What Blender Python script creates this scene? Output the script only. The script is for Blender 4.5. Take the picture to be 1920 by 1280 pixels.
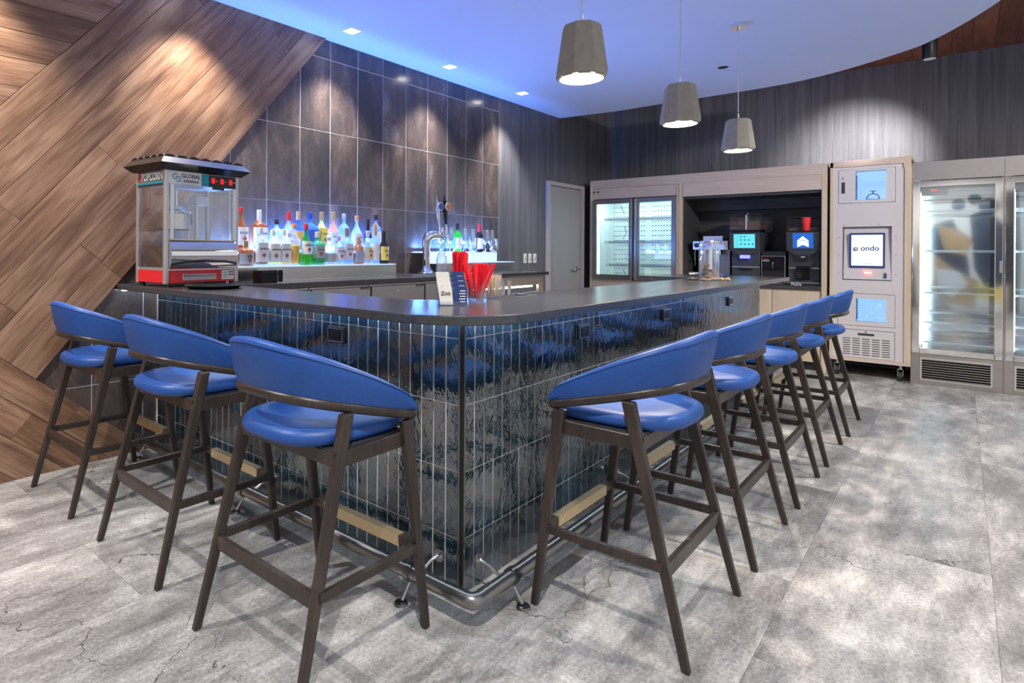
import bpy, bmesh, math, random
from mathutils import Vector, Matrix
R = math.radians; PI = math.pi
random.seed(7)
for o in list(bpy.data.objects): bpy.data.objects.remove(o)
C = bpy.context.scene.collection
S = bpy.context.scene

# ---------------------------------------------------------------- camera
FPX, CX, CY, YAW, ROLL, EYE = 1128.0, 786.5, 468.8, R(42.0), R(.34), 1.322
cd = bpy.data.cameras.new('camera'); cam = bpy.data.objects.new('camera', cd); C.objects.link(cam)
cd.sensor_width = 36; cd.lens = FPX/1920*36; cd.clip_start = .05
cd.shift_x = (960-CX)/1920; cd.shift_y = -(640-CY)/1920
cam.matrix_world = Matrix.Translation((0, 0, EYE)) @ Matrix.Rotation(YAW-PI/2, 4, 'Z') @ Matrix.Rotation(PI/2, 4, 'X') @ Matrix.Rotation(ROLL, 4, 'Z')
S.camera = cam

# ---------------------------------------------------------------- world, lights, exposure
w = bpy.data.worlds.new('world'); S.world = w; w.use_nodes = True
bg = w.node_tree.nodes['Background']; bg.inputs[0].default_value = (.93, .95, 1, 1); bg.inputs[1].default_value = .45
S.view_settings.view_transform = 'Standard'; S.view_settings.look = 'None'
S.view_settings.gamma = 1; S.view_settings.use_curve_mapping = False
S.view_settings.exposure = 0.75
DOWN = [(.73, 3.70), (2.0, 3.70), (3.27, 3.70), (4.535, 3.70), (5.835, 3.70)]
FLOORL = [(-.35, 2.8), (.35, .35), (3.0, -.50), (5.3, -.20)]
PEND = [2.556, 3.865, 5.174]
def spot(name, loc, tgt, power, col=(1, .95, .88), size=80, blend=.7, rad=.04):
    l = bpy.data.lights.new(name, 'SPOT'); l.energy = power; l.color = col; l.spot_size = R(size); l.spot_blend = blend
    l.shadow_soft_size = rad
    o = bpy.data.objects.new(name, l); C.objects.link(o); o.location = loc
    o.rotation_euler = (Vector(tgt)-Vector(loc)).to_track_quat('-Z', 'Y').to_euler(); return o
def area(name, loc, tgt, power, col, sx, sy):
    l = bpy.data.lights.new(name, 'AREA'); l.energy = power; l.color = col; l.shape = 'RECTANGLE'; l.size = sx; l.size_y = sy
    o = bpy.data.objects.new(name, l); C.objects.link(o); o.location = loc
    o.rotation_euler = (Vector(tgt)-Vector(loc)).to_track_quat('-Z', 'Y').to_euler(); return o
for i, (x, y) in enumerate(DOWN):
    spot('downlight_beam', (x, y, 3.085), (x, y+.22, 0), 125, (1, .93, .84), 88, .8, .05)
for i, (x, y) in enumerate(FLOORL):
    spot('floor_beam', (x, y, 3.085), (x+.1, y+.1, 0), (190, 165, 98, 115)[i], (1, .96, .92), 125, .8, .02)
for x in PEND:
    spot('pendant_beam', (x, 1.304, 2.105), (x, 1.304, 0), 85, (1, .88, .74), 138, .5, .03)
spot('track_beam', (7.35, .55, 3.0), (8.8, .95, 2.35), 210, (1, .95, .92), 62, 1, .05)
spot('added_far_fill', (4.6, -1.7, 3.3), (7.9, 2.7, 1.3), 230, (1, .95, .88), 62, .8, .06)  # fill lamp added out of view to brighten the oak joinery
spot('added_far_fill', (4.8, -2.2, 3.3), (7.9, .5, 1.2), 190, (1, .96, .90), 60, .8, .06)  # second added fill, out of view, aimed towards locker and fridges
spot('added_board_fill', (-1.3, .1, 3.05), (-3, .1, 1.4), 120, (1, .97, .94), 110, 1, .05)  # lamp added behind the camera to brighten the board seen in reflections
spot('accent_beam', (6.6, .2, 3.4), (6.2, .25, 0), 70, (.72, .78, 1), 60, 1, .05)
area('riser_glow', (2.95, 3.985, 1.318), (2.95, 3.0, 3), 44, (.11, .32, 1), 1.6, .03)
area('riser_glow_b', (4.95, 3.985, 1.318), (4.95, 3.0, 3), 36, (.11, .32, 1), 1.2, .03)
area('cooler_light', (8.0, 3.27, 1.99), (8.3, 3.27, 1.2), 6, (.82, 1, .96), .95, .06)

# ---------------------------------------------------------------- materials
MATS = {}
def newmat(name):
    m = bpy.data.materials.new(name); m.use_nodes = True; nt = m.node_tree
    return m, nt, nt.nodes['Principled BSDF']
def sset(b, col=None, rough=None, metal=None, spec=None, trans=None, ior=None, emit=None, es=None, coat=None, alpha=None):
    I = b.inputs
    if col is not None: I['Base Color'].default_value = (*col, 1)
    if rough is not None: I['Roughness'].default_value = rough
    if metal is not None: I['Metallic'].default_value = metal
    if spec is not None: I['Specular IOR Level'].default_value = spec
    if trans is not None: I['Transmission Weight'].default_value = trans
    if ior is not None: I['IOR'].default_value = ior
    if emit is not None: I['Emission Color'].default_value = (*emit, 1); I['Emission Strength'].default_value = es or 1
    if coat is not None: I['Coat Weight'].default_value = coat; I['Coat Roughness'].default_value = .08
def plain(name, col, rough=.5, metal=0, var=.06, scale=30, bump=0, **k):
    if name in MATS: return MATS[name]
    m, nt, b = newmat(name); sset(b, col, rough, metal, **k)
    if var and not k.get('emit'):
        n = nt.nodes.new('ShaderNodeTexNoise'); n.inputs['Scale'].default_value = scale
        g = nt.nodes.new('ShaderNodeNewGeometry'); nt.links.new(g.outputs['Position'], n.inputs['Vector'])
        mx = nt.nodes.new('ShaderNodeMix'); mx.data_type = 'RGBA'
        mx.inputs[6].default_value = (*[c*(1-var*2) for c in col], 1); mx.inputs[7].default_value = (*[min(1, c*(1+var*2)) for c in col], 1)
        nt.links.new(n.outputs[0], mx.inputs[0]); nt.links.new(mx.outputs[2], b.inputs['Base Color'])
        if bump:
            bp = nt.nodes.new('ShaderNodeBump'); bp.inputs['Strength'].default_value = bump; bp.inputs['Distance'].default_value = .002
            nt.links.new(n.outputs[0], bp.inputs['Height']); nt.links.new(bp.outputs[0], b.inputs['Normal'])
    MATS[name] = m; return m
def ramp(nt, pts):
    r = nt.nodes.new('ShaderNodeValToRGB'); e = r.color_ramp.elements
    while len(e) < len(pts): e.new(.5)
    for i, (p, c) in enumerate(pts): e[i].position = p; e[i].color = (*c, 1)
    return r
def noise(nt, vec, scale, detail=4, rough=.55, mapscale=None, w4=None, dist=0):
    src = vec
    if mapscale:
        mp = nt.nodes.new('ShaderNodeMapping'); mp.inputs['Scale'].default_value = mapscale; nt.links.new(vec, mp.inputs['Vector']); src = mp.outputs[0]
    n = nt.nodes.new('ShaderNodeTexNoise'); n.inputs['Scale'].default_value = scale; n.inputs['Detail'].default_value = detail
    n.inputs['Roughness'].default_value = rough; n.inputs['Distortion'].default_value = dist
    if w4 is not None: n.noise_dimensions = '4D'; nt.links.new(w4, n.inputs['W'])
    nt.links.new(src, n.inputs['Vector']); return n.outputs[0]
def mathn(nt, op, a, b=None):
    n = nt.nodes.new('ShaderNodeMath'); n.operation = op
    for i, v in enumerate((a, b)):
        if v is None: continue
        if isinstance(v, (int, float)): n.inputs[i].default_value = v
        else: nt.links.new(v, n.inputs[i])
    return n.outputs[0]
def mixc(nt, f, a, b, blend='MIX'):
    n = nt.nodes.new('ShaderNodeMix'); n.data_type = 'RGBA'; n.blend_type = blend
    for i, v in ((0, f), (6, a), (7, b)):
        if isinstance(v, (int, float)): n.inputs[i].default_value = v
        elif isinstance(v, tuple): n.inputs[i].default_value = (*v, 1)
        else: nt.links.new(v, n.inputs[i])
    return n.outputs[2]
def bump(nt, b, h, strength, dist=.002):
    bp = nt.nodes.new('ShaderNodeBump'); bp.inputs['Strength'].default_value = strength; bp.inputs['Distance'].default_value = dist
    nt.links.new(h, bp.inputs['Height']); nt.links.new(bp.outputs[0], b.inputs['Normal'])
def texbase(nt):
    tc = nt.nodes.new('ShaderNodeTexCoord'); oi = nt.nodes.new('ShaderNodeObjectInfo'); g = nt.nodes.new('ShaderNodeNewGeometry')
    return tc.outputs['Object'], mathn(nt, 'MULTIPLY', oi.outputs['Random'], 37.0), oi.outputs['Random'], g.outputs['Position']
def wood(name, dark, mid, light, rough=.45, axis=0, gscale=1.0, tint=.5):
    m, nt, b = newmat(name); ob, rw, rnd, pos = texbase(nt)
    ms = [9, 9, 9]; ms[axis] = .9
    g1 = noise(nt, ob, 1.6*gscale, 6, .62, tuple(ms), rw, .6)
    ms2 = [95, 95, 95]; ms2[axis] = 2.6
    g2 = noise(nt, ob, 1.8*gscale, 5, .6, tuple(ms2), rw, .2)
    ms3 = [2.6, 2.6, 2.6]; ms3[axis] = 1.3
    g3 = noise(nt, ob, 1.1*gscale, 3, .5, tuple(ms3), rw, .8)
    f = mathn(nt, 'ADD', mathn(nt, 'MULTIPLY', g1, .50), mathn(nt, 'ADD', mathn(nt, 'MULTIPLY', g2, .34), mathn(nt, 'MULTIPLY', g3, .33)))
    r = ramp(nt, [(.42, dark), (.56, mid), (.72, light)]); nt.links.new(f, r.inputs[0])
    k = mathn(nt, 'ADD', mathn(nt, 'MULTIPLY', rnd, tint), 1-tint/2)
    cmb = nt.nodes.new('ShaderNodeCombineColor')
    for i in range(3): nt.links.new(k, cmb.inputs[i])
    nt.links.new(mixc(nt, 1.0, r.outputs[0], cmb.outputs[0], 'MULTIPLY'), b.inputs['Base Color'])
    sset(b, None, rough); bump(nt, b, g2, .25, .002); MATS[name] = m; return m
wood('plank_wood', (.055, .024, .014), (.20, .105, .062), (.42, .26, .17), .40, 0, 1.0, .30)
wood('ceiling_wood', (.07, .022, .012), (.16, .055, .03), (.24, .09, .05), .5, 0, 1.0, .4)
wood('stool_wood', (.017, .011, .009), (.033, .023, .019), (.06, .043, .035), .34, 2, 1.4, .1)
wood('pale_oak_h', (.44, .34, .29), (.50, .40, .34), (.56, .46, .40), .5, 1, 1.0, .05)
wood('pale_oak_v', (.46, .36, .25), (.54, .43, .31), (.62, .51, .38), .5, 2, 1.0, .06)
wood('dark_laminate', (.028, .028, .03), (.045, .045, .048), (.07, .068, .07), .4, 1, .8, .05)

def mk_walltile():
    m, nt, b = newmat('bronze_tile'); ob, rw, rnd, pos = texbase(nt)
    g = noise(nt, ob, 1.0, 6, .66, (5.5, 5.5, 2.0), rw, .9); s = noise(nt, ob, 60, 6, .85, (1, 1, .6), rw); l = noise(nt, ob, 3.2, 3, .6, (1.3, 1, .35), rw)
    r = ramp(nt, [(.34, (.040, .040, .045)), (.47, (.072, .062, .062)), (.56, (.125, .092, .082)), (.66, (.27, .23, .21))])
    f = mathn(nt, 'ADD', mathn(nt, 'MULTIPLY', g, .48), mathn(nt, 'ADD', mathn(nt, 'MULTIPLY', s, .24), mathn(nt, 'MULTIPLY', l, .30)))
    nt.links.new(f, r.inputs[0])
    nt.links.new(r.outputs[0], b.inputs['Base Color']); sset(b, None, .3, .15)
    rr = mathn(nt, 'ADD', mathn(nt, 'MULTIPLY', s, .25), .08); nt.links.new(rr, b.inputs['Roughness'])
    bump(nt, b, s, .12, .001); MATS['bronze_tile'] = m
mk_walltile()
def mk_streak(name, c1, c2, rough=.55):
    m, nt, b = newmat(name); ob, rw, rnd, pos = texbase(nt)
    g = noise(nt, pos, 1.0, 4, .7, (260, 260, 2.2)); g2 = noise(nt, pos, 1.0, 2, .5, (22, 22, .5))
    f = mathn(nt, 'ADD', mathn(nt, 'MULTIPLY', g, .7), mathn(nt, 'MULTIPLY', g2, .35))
    r = ramp(nt, [(.38, c1), (.68, c2)]); nt.links.new(f, r.inputs[0]); nt.links.new(r.outputs[0], b.inputs['Base Color'])
    sset(b, None, rough); bump(nt, b, g, .25, .001); MATS[name] = m
mk_streak('striated_wallpaper', (.050, .052, .064), (.185, .185, .215))
def mk_bartile():
    m, nt, b = newmat('glazed_tile'); ob, rw, rnd, pos = texbase(nt)
    h = noise(nt, pos, 11, 3, .6, (1, 1, .55), rw, .9); h2 = noise(nt, pos, 48, 2, .5, (1, 1, .6))
    c = noise(nt, pos, 3.0, 4, .6)
    f = mathn(nt, 'ADD', mathn(nt, 'MULTIPLY', c, .8), mathn(nt, 'MULTIPLY', rnd, .2))
    r = ramp(nt, [(.3, (.004, .010, .016)), (.55, (.012, .035, .055)), (.8, (.03, .075, .11))]); nt.links.new(f, r.inputs[0])
    nt.links.new(r.outputs[0], b.inputs['Base Color']); sset(b, None, .05, 0, .5, ior=2.5)
    hh = mathn(nt, 'ADD', h, mathn(nt, 'MULTIPLY', h2, .22)); bump(nt, b, hh, .42, .010); MATS['glazed_tile'] = m
mk_bartile()
def mk_floor():
    m, nt, b = newmat('stone_floor'); ob, rw, rnd, pos = texbase(nt)
    a = noise(nt, pos, 1.3, 5, .62, (.7, 1.5, 1), rw); c = noise(nt, pos, 7, 8, .74, (.45, 1.3, 1), rw); d = noise(nt, pos, 75, 4, .8)
    f = mathn(nt, 'ADD', mathn(nt, 'MULTIPLY', a, .32), mathn(nt, 'ADD', mathn(nt, 'MULTIPLY', c, .42), mathn(nt, 'MULTIPLY', d, .28)))
    r = ramp(nt, [(.40, (.11, .103, .10)), (.475, (.22, .208, .20)), (.53, (.35, .335, .325)), (.61, (.60, .58, .56))]); nt.links.new(f, r.inputs[0])
    # hairline cracks
    wv = nt.nodes.new('ShaderNodeTexNoise'); wv.inputs['Scale'].default_value = 3.5; wv.inputs['Detail'].default_value = 6; nt.links.new(pos, wv.inputs['Vector'])
    vm = nt.nodes.new('ShaderNodeVectorMath'); vm.operation = 'MULTIPLY_ADD'; vm.inputs[1].default_value = (.55, .55, 0); nt.links.new(wv.outputs['Color'], vm.inputs[0]); nt.links.new(pos, vm.inputs[2])
    v = nt.nodes.new('ShaderNodeTexVoronoi'); v.feature = 'DISTANCE_TO_EDGE'; v.inputs['Scale'].default_value = 1.25; nt.links.new(vm.outputs[0], v.inputs['Vector'])
    ln = mathn(nt, 'LESS_THAN', v.outputs['Distance'], .0018)
    gate = noise(nt, pos, 1.7, 2, .5); gt = mathn(nt, 'GREATER_THAN', gate, .50); ck = mathn(nt, 'MULTIPLY', ln, gt)
    k = mathn(nt, 'ADD', mathn(nt, 'MULTIPLY', rnd, .10), .95)
    cmb = nt.nodes.new('ShaderNodeCombineColor')
    for i in range(3): nt.links.new(k, cmb.inputs[i])
    col = mixc(nt, 1.0, r.outputs[0], cmb.outputs[0], 'MULTIPLY')
    nt.links.new(mixc(nt, ck, col, (.09, .085, .08)), b.inputs['Base Color'])
    sset(b, None, .4); rr = mathn(nt, 'ADD', mathn(nt, 'MULTIPLY', c, .35), .22); nt.links.new(rr, b.inputs['Roughness'])
    bump(nt, b, c, .12, .002); MATS['stone_floor'] = m
mk_floor()
def thinglass(name, tint=(1, 1, 1), refl=.12, edge=.5, op=0.0):
    m = bpy.data.materials.new(name); m.use_nodes = True; nt = m.node_tree; nt.nodes.remove(nt.nodes['Principled BSDF'])
    out = nt.nodes['Material Output']; t = nt.nodes.new('ShaderNodeBsdfTransparent'); t.inputs[0].default_value = (*tint, 1)
    g = nt.nodes.new('ShaderNodeBsdfGlossy'); g.inputs['Roughness'].default_value = .03; g.inputs[0].default_value = (.95, .97, 1, 1)
    lw = nt.nodes.new('ShaderNodeLayerWeight'); lw.inputs[0].default_value = .35
    f = mathn(nt, 'ADD', mathn(nt, 'MULTIPLY', lw.outputs['Facing'], edge), refl)
    mx = nt.nodes.new('ShaderNodeMixShader'); nt.links.new(f, mx.inputs[0]); nt.links.new(t.outputs[0], mx.inputs[1]); nt.links.new(g.outputs[0], mx.inputs[2])
    fin = mx.outputs[0]
    if op:
        d = nt.nodes.new('ShaderNodeBsdfDiffuse'); d.inputs[0].default_value = (*tint, 1)
        tl = nt.nodes.new('ShaderNodeBsdfTranslucent'); tl.inputs[0].default_value = (*tint, 1)
        a = nt.nodes.new('ShaderNodeAddShader'); nt.links.new(d.outputs[0], a.inputs[0]); nt.links.new(tl.outputs[0], a.inputs[1])
        m2 = nt.nodes.new('ShaderNodeMixShader'); m2.inputs[0].default_value = op
        nt.links.new(mx.outputs[0], m2.inputs[1]); nt.links.new(a.outputs[0], m2.inputs[2]); fin = m2.outputs[0]
    nt.links.new(fin, out.inputs[0]); MATS[name] = m; return m
def emit(name, col, s):
    m, nt, b = newmat(name); sset(b, (0, 0, 0), .6, emit=col, es=s); MATS[name] = m; return m
thinglass('clear_pane', (.97, .98, .98), .05, .35)
thinglass('fridge_glass', (.90, .96, 1), .16, .35)
thinglass('stemware', (.97, .98, 1), .10, .9)
thinglass('clear_acrylic', (.95, .96, 1), .08, .55)
BG = {'amber': (.50, .22, .07), 'clear': (.82, .90, .98), 'blue': (.12, .38, .95), 'green': (.04, .45, .08), 'teal': (.03, .55, .25), 'gold': (.9, .68, .25), 'lime': (.85, .92, .45),
      'rose': (.80, .55, .42), 'dark': (.03, .025, .03), 'ice': (.45, .65, 1.0), 'lilac': (.42, .52, .98)}
for k, v in BG.items(): thinglass('bottle_'+k, v, .07, .5, .26 if k not in ('clear', 'dark') else (.10 if k == 'clear' else .9))
plain('blue_leather', (.012, .070, .29), .45, 0, .08, 60, .25)
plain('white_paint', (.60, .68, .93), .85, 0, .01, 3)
plain('black_plastic', (.012, .012, .013), .35, 0, 0)
plain('black_gloss', (.006, .006, .008), .08, 0, 0)
plain('charcoal_plastic', (.04, .045, .055), .35, 0, .03)
plain('dark_steel', (.22, .22, .22), .28, 1, .05, 20)
plain('brushed_steel', (.58, .56, .54), .26, 1, .05, 40)
plain('warm_steel', (.55, .50, .46), .30, 1, .04, 25)
plain('mirror_steel', (.80, .80, .80), .06, 1, 0)
plain('chrome', (.85, .86, .9), .05, 1, 0)
plain('pipe_steel', (.30, .29, .28), .30, 1, .04, 12)
plain('brass', (.70, .56, .33), .3, .75, .05, 40)
plain('grout', (.80, .76, .70), .8, 0, .05, 50)
plain('wall_grout', (.56, .57, .60), .8, 0, .02)
plain('floor_grout', (.11, .105, .10), .8, 0, .02)
plain('shadow_gap', (.02, .017, .015), .9, 0, 0)
plain('stone_top', (.040, .042, .046), .24, 0, .2, 60, spec=.7)
plain('concrete_shade', (.36, .32, .25), .8, 0, .08, 22, .3)
plain('red_enamel', (.72, .02, .03), .35, 0, .02)
plain('red_straw', (.85, .012, .03), .4, 0, .04)
plain('red_cup', (.8, .03, .03), .4, 0, .04)
plain('aluminium', (.74, .73, .72), .35, .8, .02)
plain('white_plastic', (.8, .79, .77), .5, 0, .01)
plain('cream_card', (.86, .82, .74), .7, 0, .02)
plain('navy_card', (.015, .04, .17), .5, 0, .02)
plain('teal_print', (.01, .30, .37), .4, 0, 0)
plain('header_grey', (.16, .17, .18), .4, 0, .02)
plain('ink', (.03, .03, .035), .6, 0, 0)
plain('white_ink', (.85, .85, .85), .6, 0, 0)
plain('locker_paint', (.56, .52, .52), .38, 0, .01)
plain('fridge_liner', (.72, .78, .76), .5, 0, .01)
plain('door_paint', (.30, .295, .30), .45, 0, .02)
plain('door_frame_paint', (.40, .37, .38), .45, 0, .02)
plain('pick_wood', (.72, .58, .40), .6, 0, .1)
plain('tan_print', (.55, .36, .18), .6, 0, .1)
plain('dark_print', (.05, .06, .09), .5, 0, .1)
plain('wire_black', (.02, .02, .02), .5, 0, 0)
plain('cork', (.42, .25, .14), .8, 0, .15)
plain('bean', (.10, .06, .04), .6, 0, .2, 200)
plain('tyre', (.02, .02, .02), .6, 0, 0)
plain('twig', (.26, .19, .13), .7, 0, .2, 90)
for n, c in dict(label_white=(.82, .82, .8), label_tan=(.78, .62, .38), label_yellow=(.9, .7, .12), label_blue=(.05, .12, .5), label_grey=(.45, .47, .48), label_orange=(.85, .5, .12), cap_red=(.7, .03, .03), cap_white=(.8, .78, .72),
                 cap_gold=(.65, .45, .2), cap_black=(.02, .02, .02), cap_blue=(.03, .08, .4), cap_silver=(.6, .62, .65), cap_orange=(.85, .28, .08), cap_cork=(.45, .27, .13), label_print=(.55, .10, .08)).items(): plain(n, c, .5, 0, .03, 90)
emit('downlight_glow', (1, .95, .88), 16)
emit('pendant_glow', (1, .82, .60), 14)
emit('shelf_glow', (.45, .62, 1), 1.0)
emit('under_glow', (.70, .84, 1), 9)
emit('cooler_glow', (.80, 1, .95), 3)
emit('fridge_tube', (.80, 1, .96), 8)
emit('locker_glow', (.40, .65, 1), .85)
emit('screen_white', (.80, .88, 1), .75)
emit('screen_teal', (.12, .62, .72), .8)
emit('screen_blue', (.01, .12, .55), .7)
emit('logo_glow', (.85, .95, 1), 1.0)
emit('violet_led', (.12, .12, 1), 2.6)
emit('red_led', (1, .10, .06), 9)
emit('switch_red', (.8, .01, .02), .7)
M = MATS

# ---------------------------------------------------------------- mesh helpers
class B:
    def __init__(s): s.bm = bmesh.new()
    def box(s, x0, x1, y0, y1, z0, z1):
        bm = s.bm; v = [bm.verts.new((x, y, z)) for x in (x0, x1) for y in (y0, y1) for z in (z0, z1)]
        for f in ((0, 1, 3, 2), (4, 6, 7, 5), (0, 4, 5, 1), (2, 3, 7, 6), (0, 2, 6, 4), (1, 5, 7, 3)): bm.faces.new([v[i] for i in f])
        return s
    def cbox(s, c, d): return s.box(c[0]-d[0]/2, c[0]+d[0]/2, c[1]-d[1]/2, c[1]+d[1]/2, c[2]-d[2]/2, c[2]+d[2]/2)
    def rings(s, rs, closed=True, cap=True):
        bm = s.bm; vs = [[bm.verts.new(p) for p in r] for r in rs]; n = len(rs[0])
        for a, b in zip(vs, vs[1:]):
            for i in range(n if closed else n-1):
                j = (i+1) % n; bm.faces.new((a[i], a[j], b[j], b[i]))
        if cap:
            bm.faces.new(vs[0][::-1]); bm.faces.new(vs[-1])
        return s
    def bar(s, p, q, w0, h0, w1=None, h1=None, up=(0, 0, 1), flat=False):
        p, q = Vector(p), Vector(q); w1 = w0 if w1 is None else w1; h1 = h0 if h1 is None else h1
        d = (q-p).normalized(); u = Vector(up); a = d.cross(u).normalized(); b_ = a.cross(d).normalized()
        if flat: a = Vector((1, 0, 0)); b_ = Vector((0, 1, 0))
        f = lambda c, w, h: [c+a*w/2*x+b_*h/2*y for x, y in ((-1, -1), (1, -1), (1, 1), (-1, 1))]
        return s.rings([f(p, w0, h0), f(q, w1, h1)])
    def cyl(s, p, q, r0, r1=None, n=16):
        p, q = Vector(p), Vector(q); r1 = r0 if r1 is None else r1; d = (q-p).normalized()
        a = d.orthogonal().normalized(); b_ = d.cross(a)
        f = lambda c, r: [c+(a*math.cos(t)+b_*math.sin(t))*r for t in [2*PI*i/n for i in range(n)]]
        return s.rings([f(p, r0), f(q, r1)])
    def tube(s, path, r, n=10, closed=False):
        path = [Vector(p) for p in path]; rs = []; prev = None; m = len(path)
        for i, p in enumerate(path):
            d = (path[min(i+1, m-1)]-path[max(i-1, 0)]).normalized()
            a = d.orthogonal().normalized() if prev is None else (prev-d*prev.dot(d)).normalized(); prev = a; b_ = d.cross(a)
            rr = r[i] if isinstance(r, (list, tuple)) else r
            rs.append([p+(a*math.cos(t)+b_*math.sin(t))*rr for t in [2*PI*k/n for k in range(n)]])
        return s.rings(rs)
    def lathe(s, prof, c=(0, 0, 0), n=24, cap=True):
        # prof rows: (radius, z[, squareness[, flatten_y]])
        rs = []
        for row in prof:
            r, z = row[0], row[1]; p = row[2] if len(row) > 2 else 2; fy = row[3] if len(row) > 3 else 1; ring = []
            for i in range(n):
                t = 2*PI*i/n; cx_, sy_ = math.cos(t), math.sin(t); k = (abs(cx_)**p+abs(sy_)**p)**(-1/p)
                ring.append((c[0]+r*k*cx_, c[1]+r*k*sy_*fy, c[2]+z))
            rs.append(ring)
        return s.rings(rs, True, cap)
    def prism(s, pts, z0, z1): return s.rings([[(x, y, z0) for x, y in pts], [(x, y, z1) for x, y in pts]])
    def frame(s, axis, d0, d1, a0, a1, b0, b1, t):
        # rectangular frame in the plane normal to axis; t = (left, right, bottom, top)
        l, r, bo, to = t if isinstance(t, tuple) else (t,)*4
        for (p, q, u, v) in ((a0, a0+l, b0, b1), (a1-r, a1, b0, b1), (a0+l, a1-r, b0, b0+bo), (a0+l, a1-r, b1-to, b1)):
            if axis == 'x': s.box(d0, d1, p, q, u, v)
            else: s.box(p, q, d0, d1, u, v)
        return s
    def obj(s, name, mat, parent=None, smooth=False, bev=0, loc=None, kind=None, label=None):
        bmesh.ops.recalc_face_normals(s.bm, faces=s.bm.faces)
        me = bpy.data.meshes.new(name); s.bm.to_mesh(me); s.bm.free()
        me.materials.append(M[mat] if isinstance(mat, str) else mat)
        if smooth:
            for p in me.polygons: p.use_smooth = True
            try: me.set_sharp_from_angle(angle=R(40 if smooth is True else smooth))
            except Exception: pass
        o = bpy.data.objects.new(name, me); C.objects.link(o)
        if parent is not None: o.parent = parent
        if loc is not None: o.location = loc
        if bev:
            md = o.modifiers.new('bevel', 'BEVEL'); md.width = bev; md.segments = 2; md.limit_method = 'ANGLE'; md.angle_limit = R(35)
        if kind: o['kind'] = kind
        if label: o['label'] = label
        return o
def tag(o, label, cat, group=None, kind=None):
    o['label'] = label; o['category'] = cat
    if group: o['group'] = group
    if kind: o['kind'] = kind
    return o
def thing(name, label, cat, loc=(0, 0, 0), rz=0, group=None):
    o = bpy.data.objects.new(name, None); C.objects.link(o); o.location = loc; o.rotation_euler = (0, 0, rz); o.empty_display_size = .05
    return tag(o, label, cat, group)
def copy_tree(o, parent=None):
    kids = [c for c in C.objects if c.parent == o] if parent is None else [c for c in C.objects if c.parent == o]
    c = o.copy(); C.objects.link(c); c.parent = parent
    for k in kids: copy_tree(k, c)
    return c
def text(name, s, size, loc, facing, mat, parent=None, ext=.0006, align='CENTER', sx=1.0):
    cu = bpy.data.curves.new(name, 'FONT'); cu.body = s; cu.size = size; cu.extrude = ext; cu.align_x = align; cu.align_y = 'CENTER'; cu.resolution_u = 3
    cu.offset = size*.012
    tmp = bpy.data.objects.new('tmp', cu); me = bpy.data.meshes.new_from_object(tmp); bpy.data.objects.remove(tmp)
    o = bpy.data.objects.new(name, me); C.objects.link(o); me.materials.clear(); me.materials.append(M[mat])
    if isinstance(facing, str): xa = {'-x': (0, -1, 0), '-y': (1, 0, 0), 'left': (0, -1, 0)}[facing]
    else: xa = (math.cos(facing), math.sin(facing), 0)
    x = Vector(xa); y = Vector((0, 0, 1)); z = x.cross(y)
    mm = Matrix((x*sx, y, z)).transposed().to_4x4(); mm.translation = Vector(loc)
    if parent is not None: o.parent = parent
    o.matrix_local = mm
    return o
def struct(b, name, mat, **k):
    o = b.obj(name, mat, **k); o['kind'] = 'structure'; return o
def sempty(name):
    o = bpy.data.objects.new(name, None); C.objects.link(o); o['kind'] = 'structure'; return o

# ================================================================ STRUCTURE
YW = 4.02; XW = 8.8; ZC = 3.105; ZW = 3.5
X0 = -3.0
# floor and its large stone-look tiles
fl = struct(B().box(X0, XW, -3.1, YW, -.05, -.003), 'floor', 'floor_grout')
k = 0
for j in range(-5, 8):
    y0 = -.10+.6*j; y1 = y0+.6
    if y1 < -3.0 or y0 > YW: continue
    off = .6 if j % 2 else 0
    for i in range(-3, 9):
        x0 = -.2+1.2*i+off; x1 = x0+1.2
        a, b_, c, d = max(x0, X0)+.0006, min(x1, XW)-.0006, max(y0, -3.1)+.0006, min(y1, YW)-.0006
        if b_-a < .02 or d-c < .02: continue
        B().box(a, b_, c, d, -.003, 0).obj('floor_tile', 'stone_floor', fl)
# left wall core and its covering
wl = struct(B().box(X0, XW+.1, YW+.0015, YW+.16, 0, ZW+.1), 'wall_left', 'wall_grout')
B().box(5.844, XW, YW, YW+.012, 0, ZW).obj('wall_covering', 'striated_wallpaper', wl)
B().box(5.838, 5.844, YW-.003, YW+.012, 1.0, ZC).obj('tile_edge_trim', 'brushed_steel', wl)
cols = 20
for i in range(cols):
    x1 = 5.838-.3155*i-.003; x0 = x1-.3155+.006
    if x1 < .95: break
    for z0, z1 in ((0, .47), (.47, 1.09), (1.09, 1.706), (1.706, 2.322), (2.322, 2.942), (2.942, ZC)):
        # skip pieces that lie wholly under the plank cladding
        e = lambda z: .766*x1-.643*z
        if e(z0) < .30: continue
        B().box(x0, x1, YW, YW+.012, z0+.003, z1-.003).obj('wall_tile', 'bronze_tile', wl)
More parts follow.
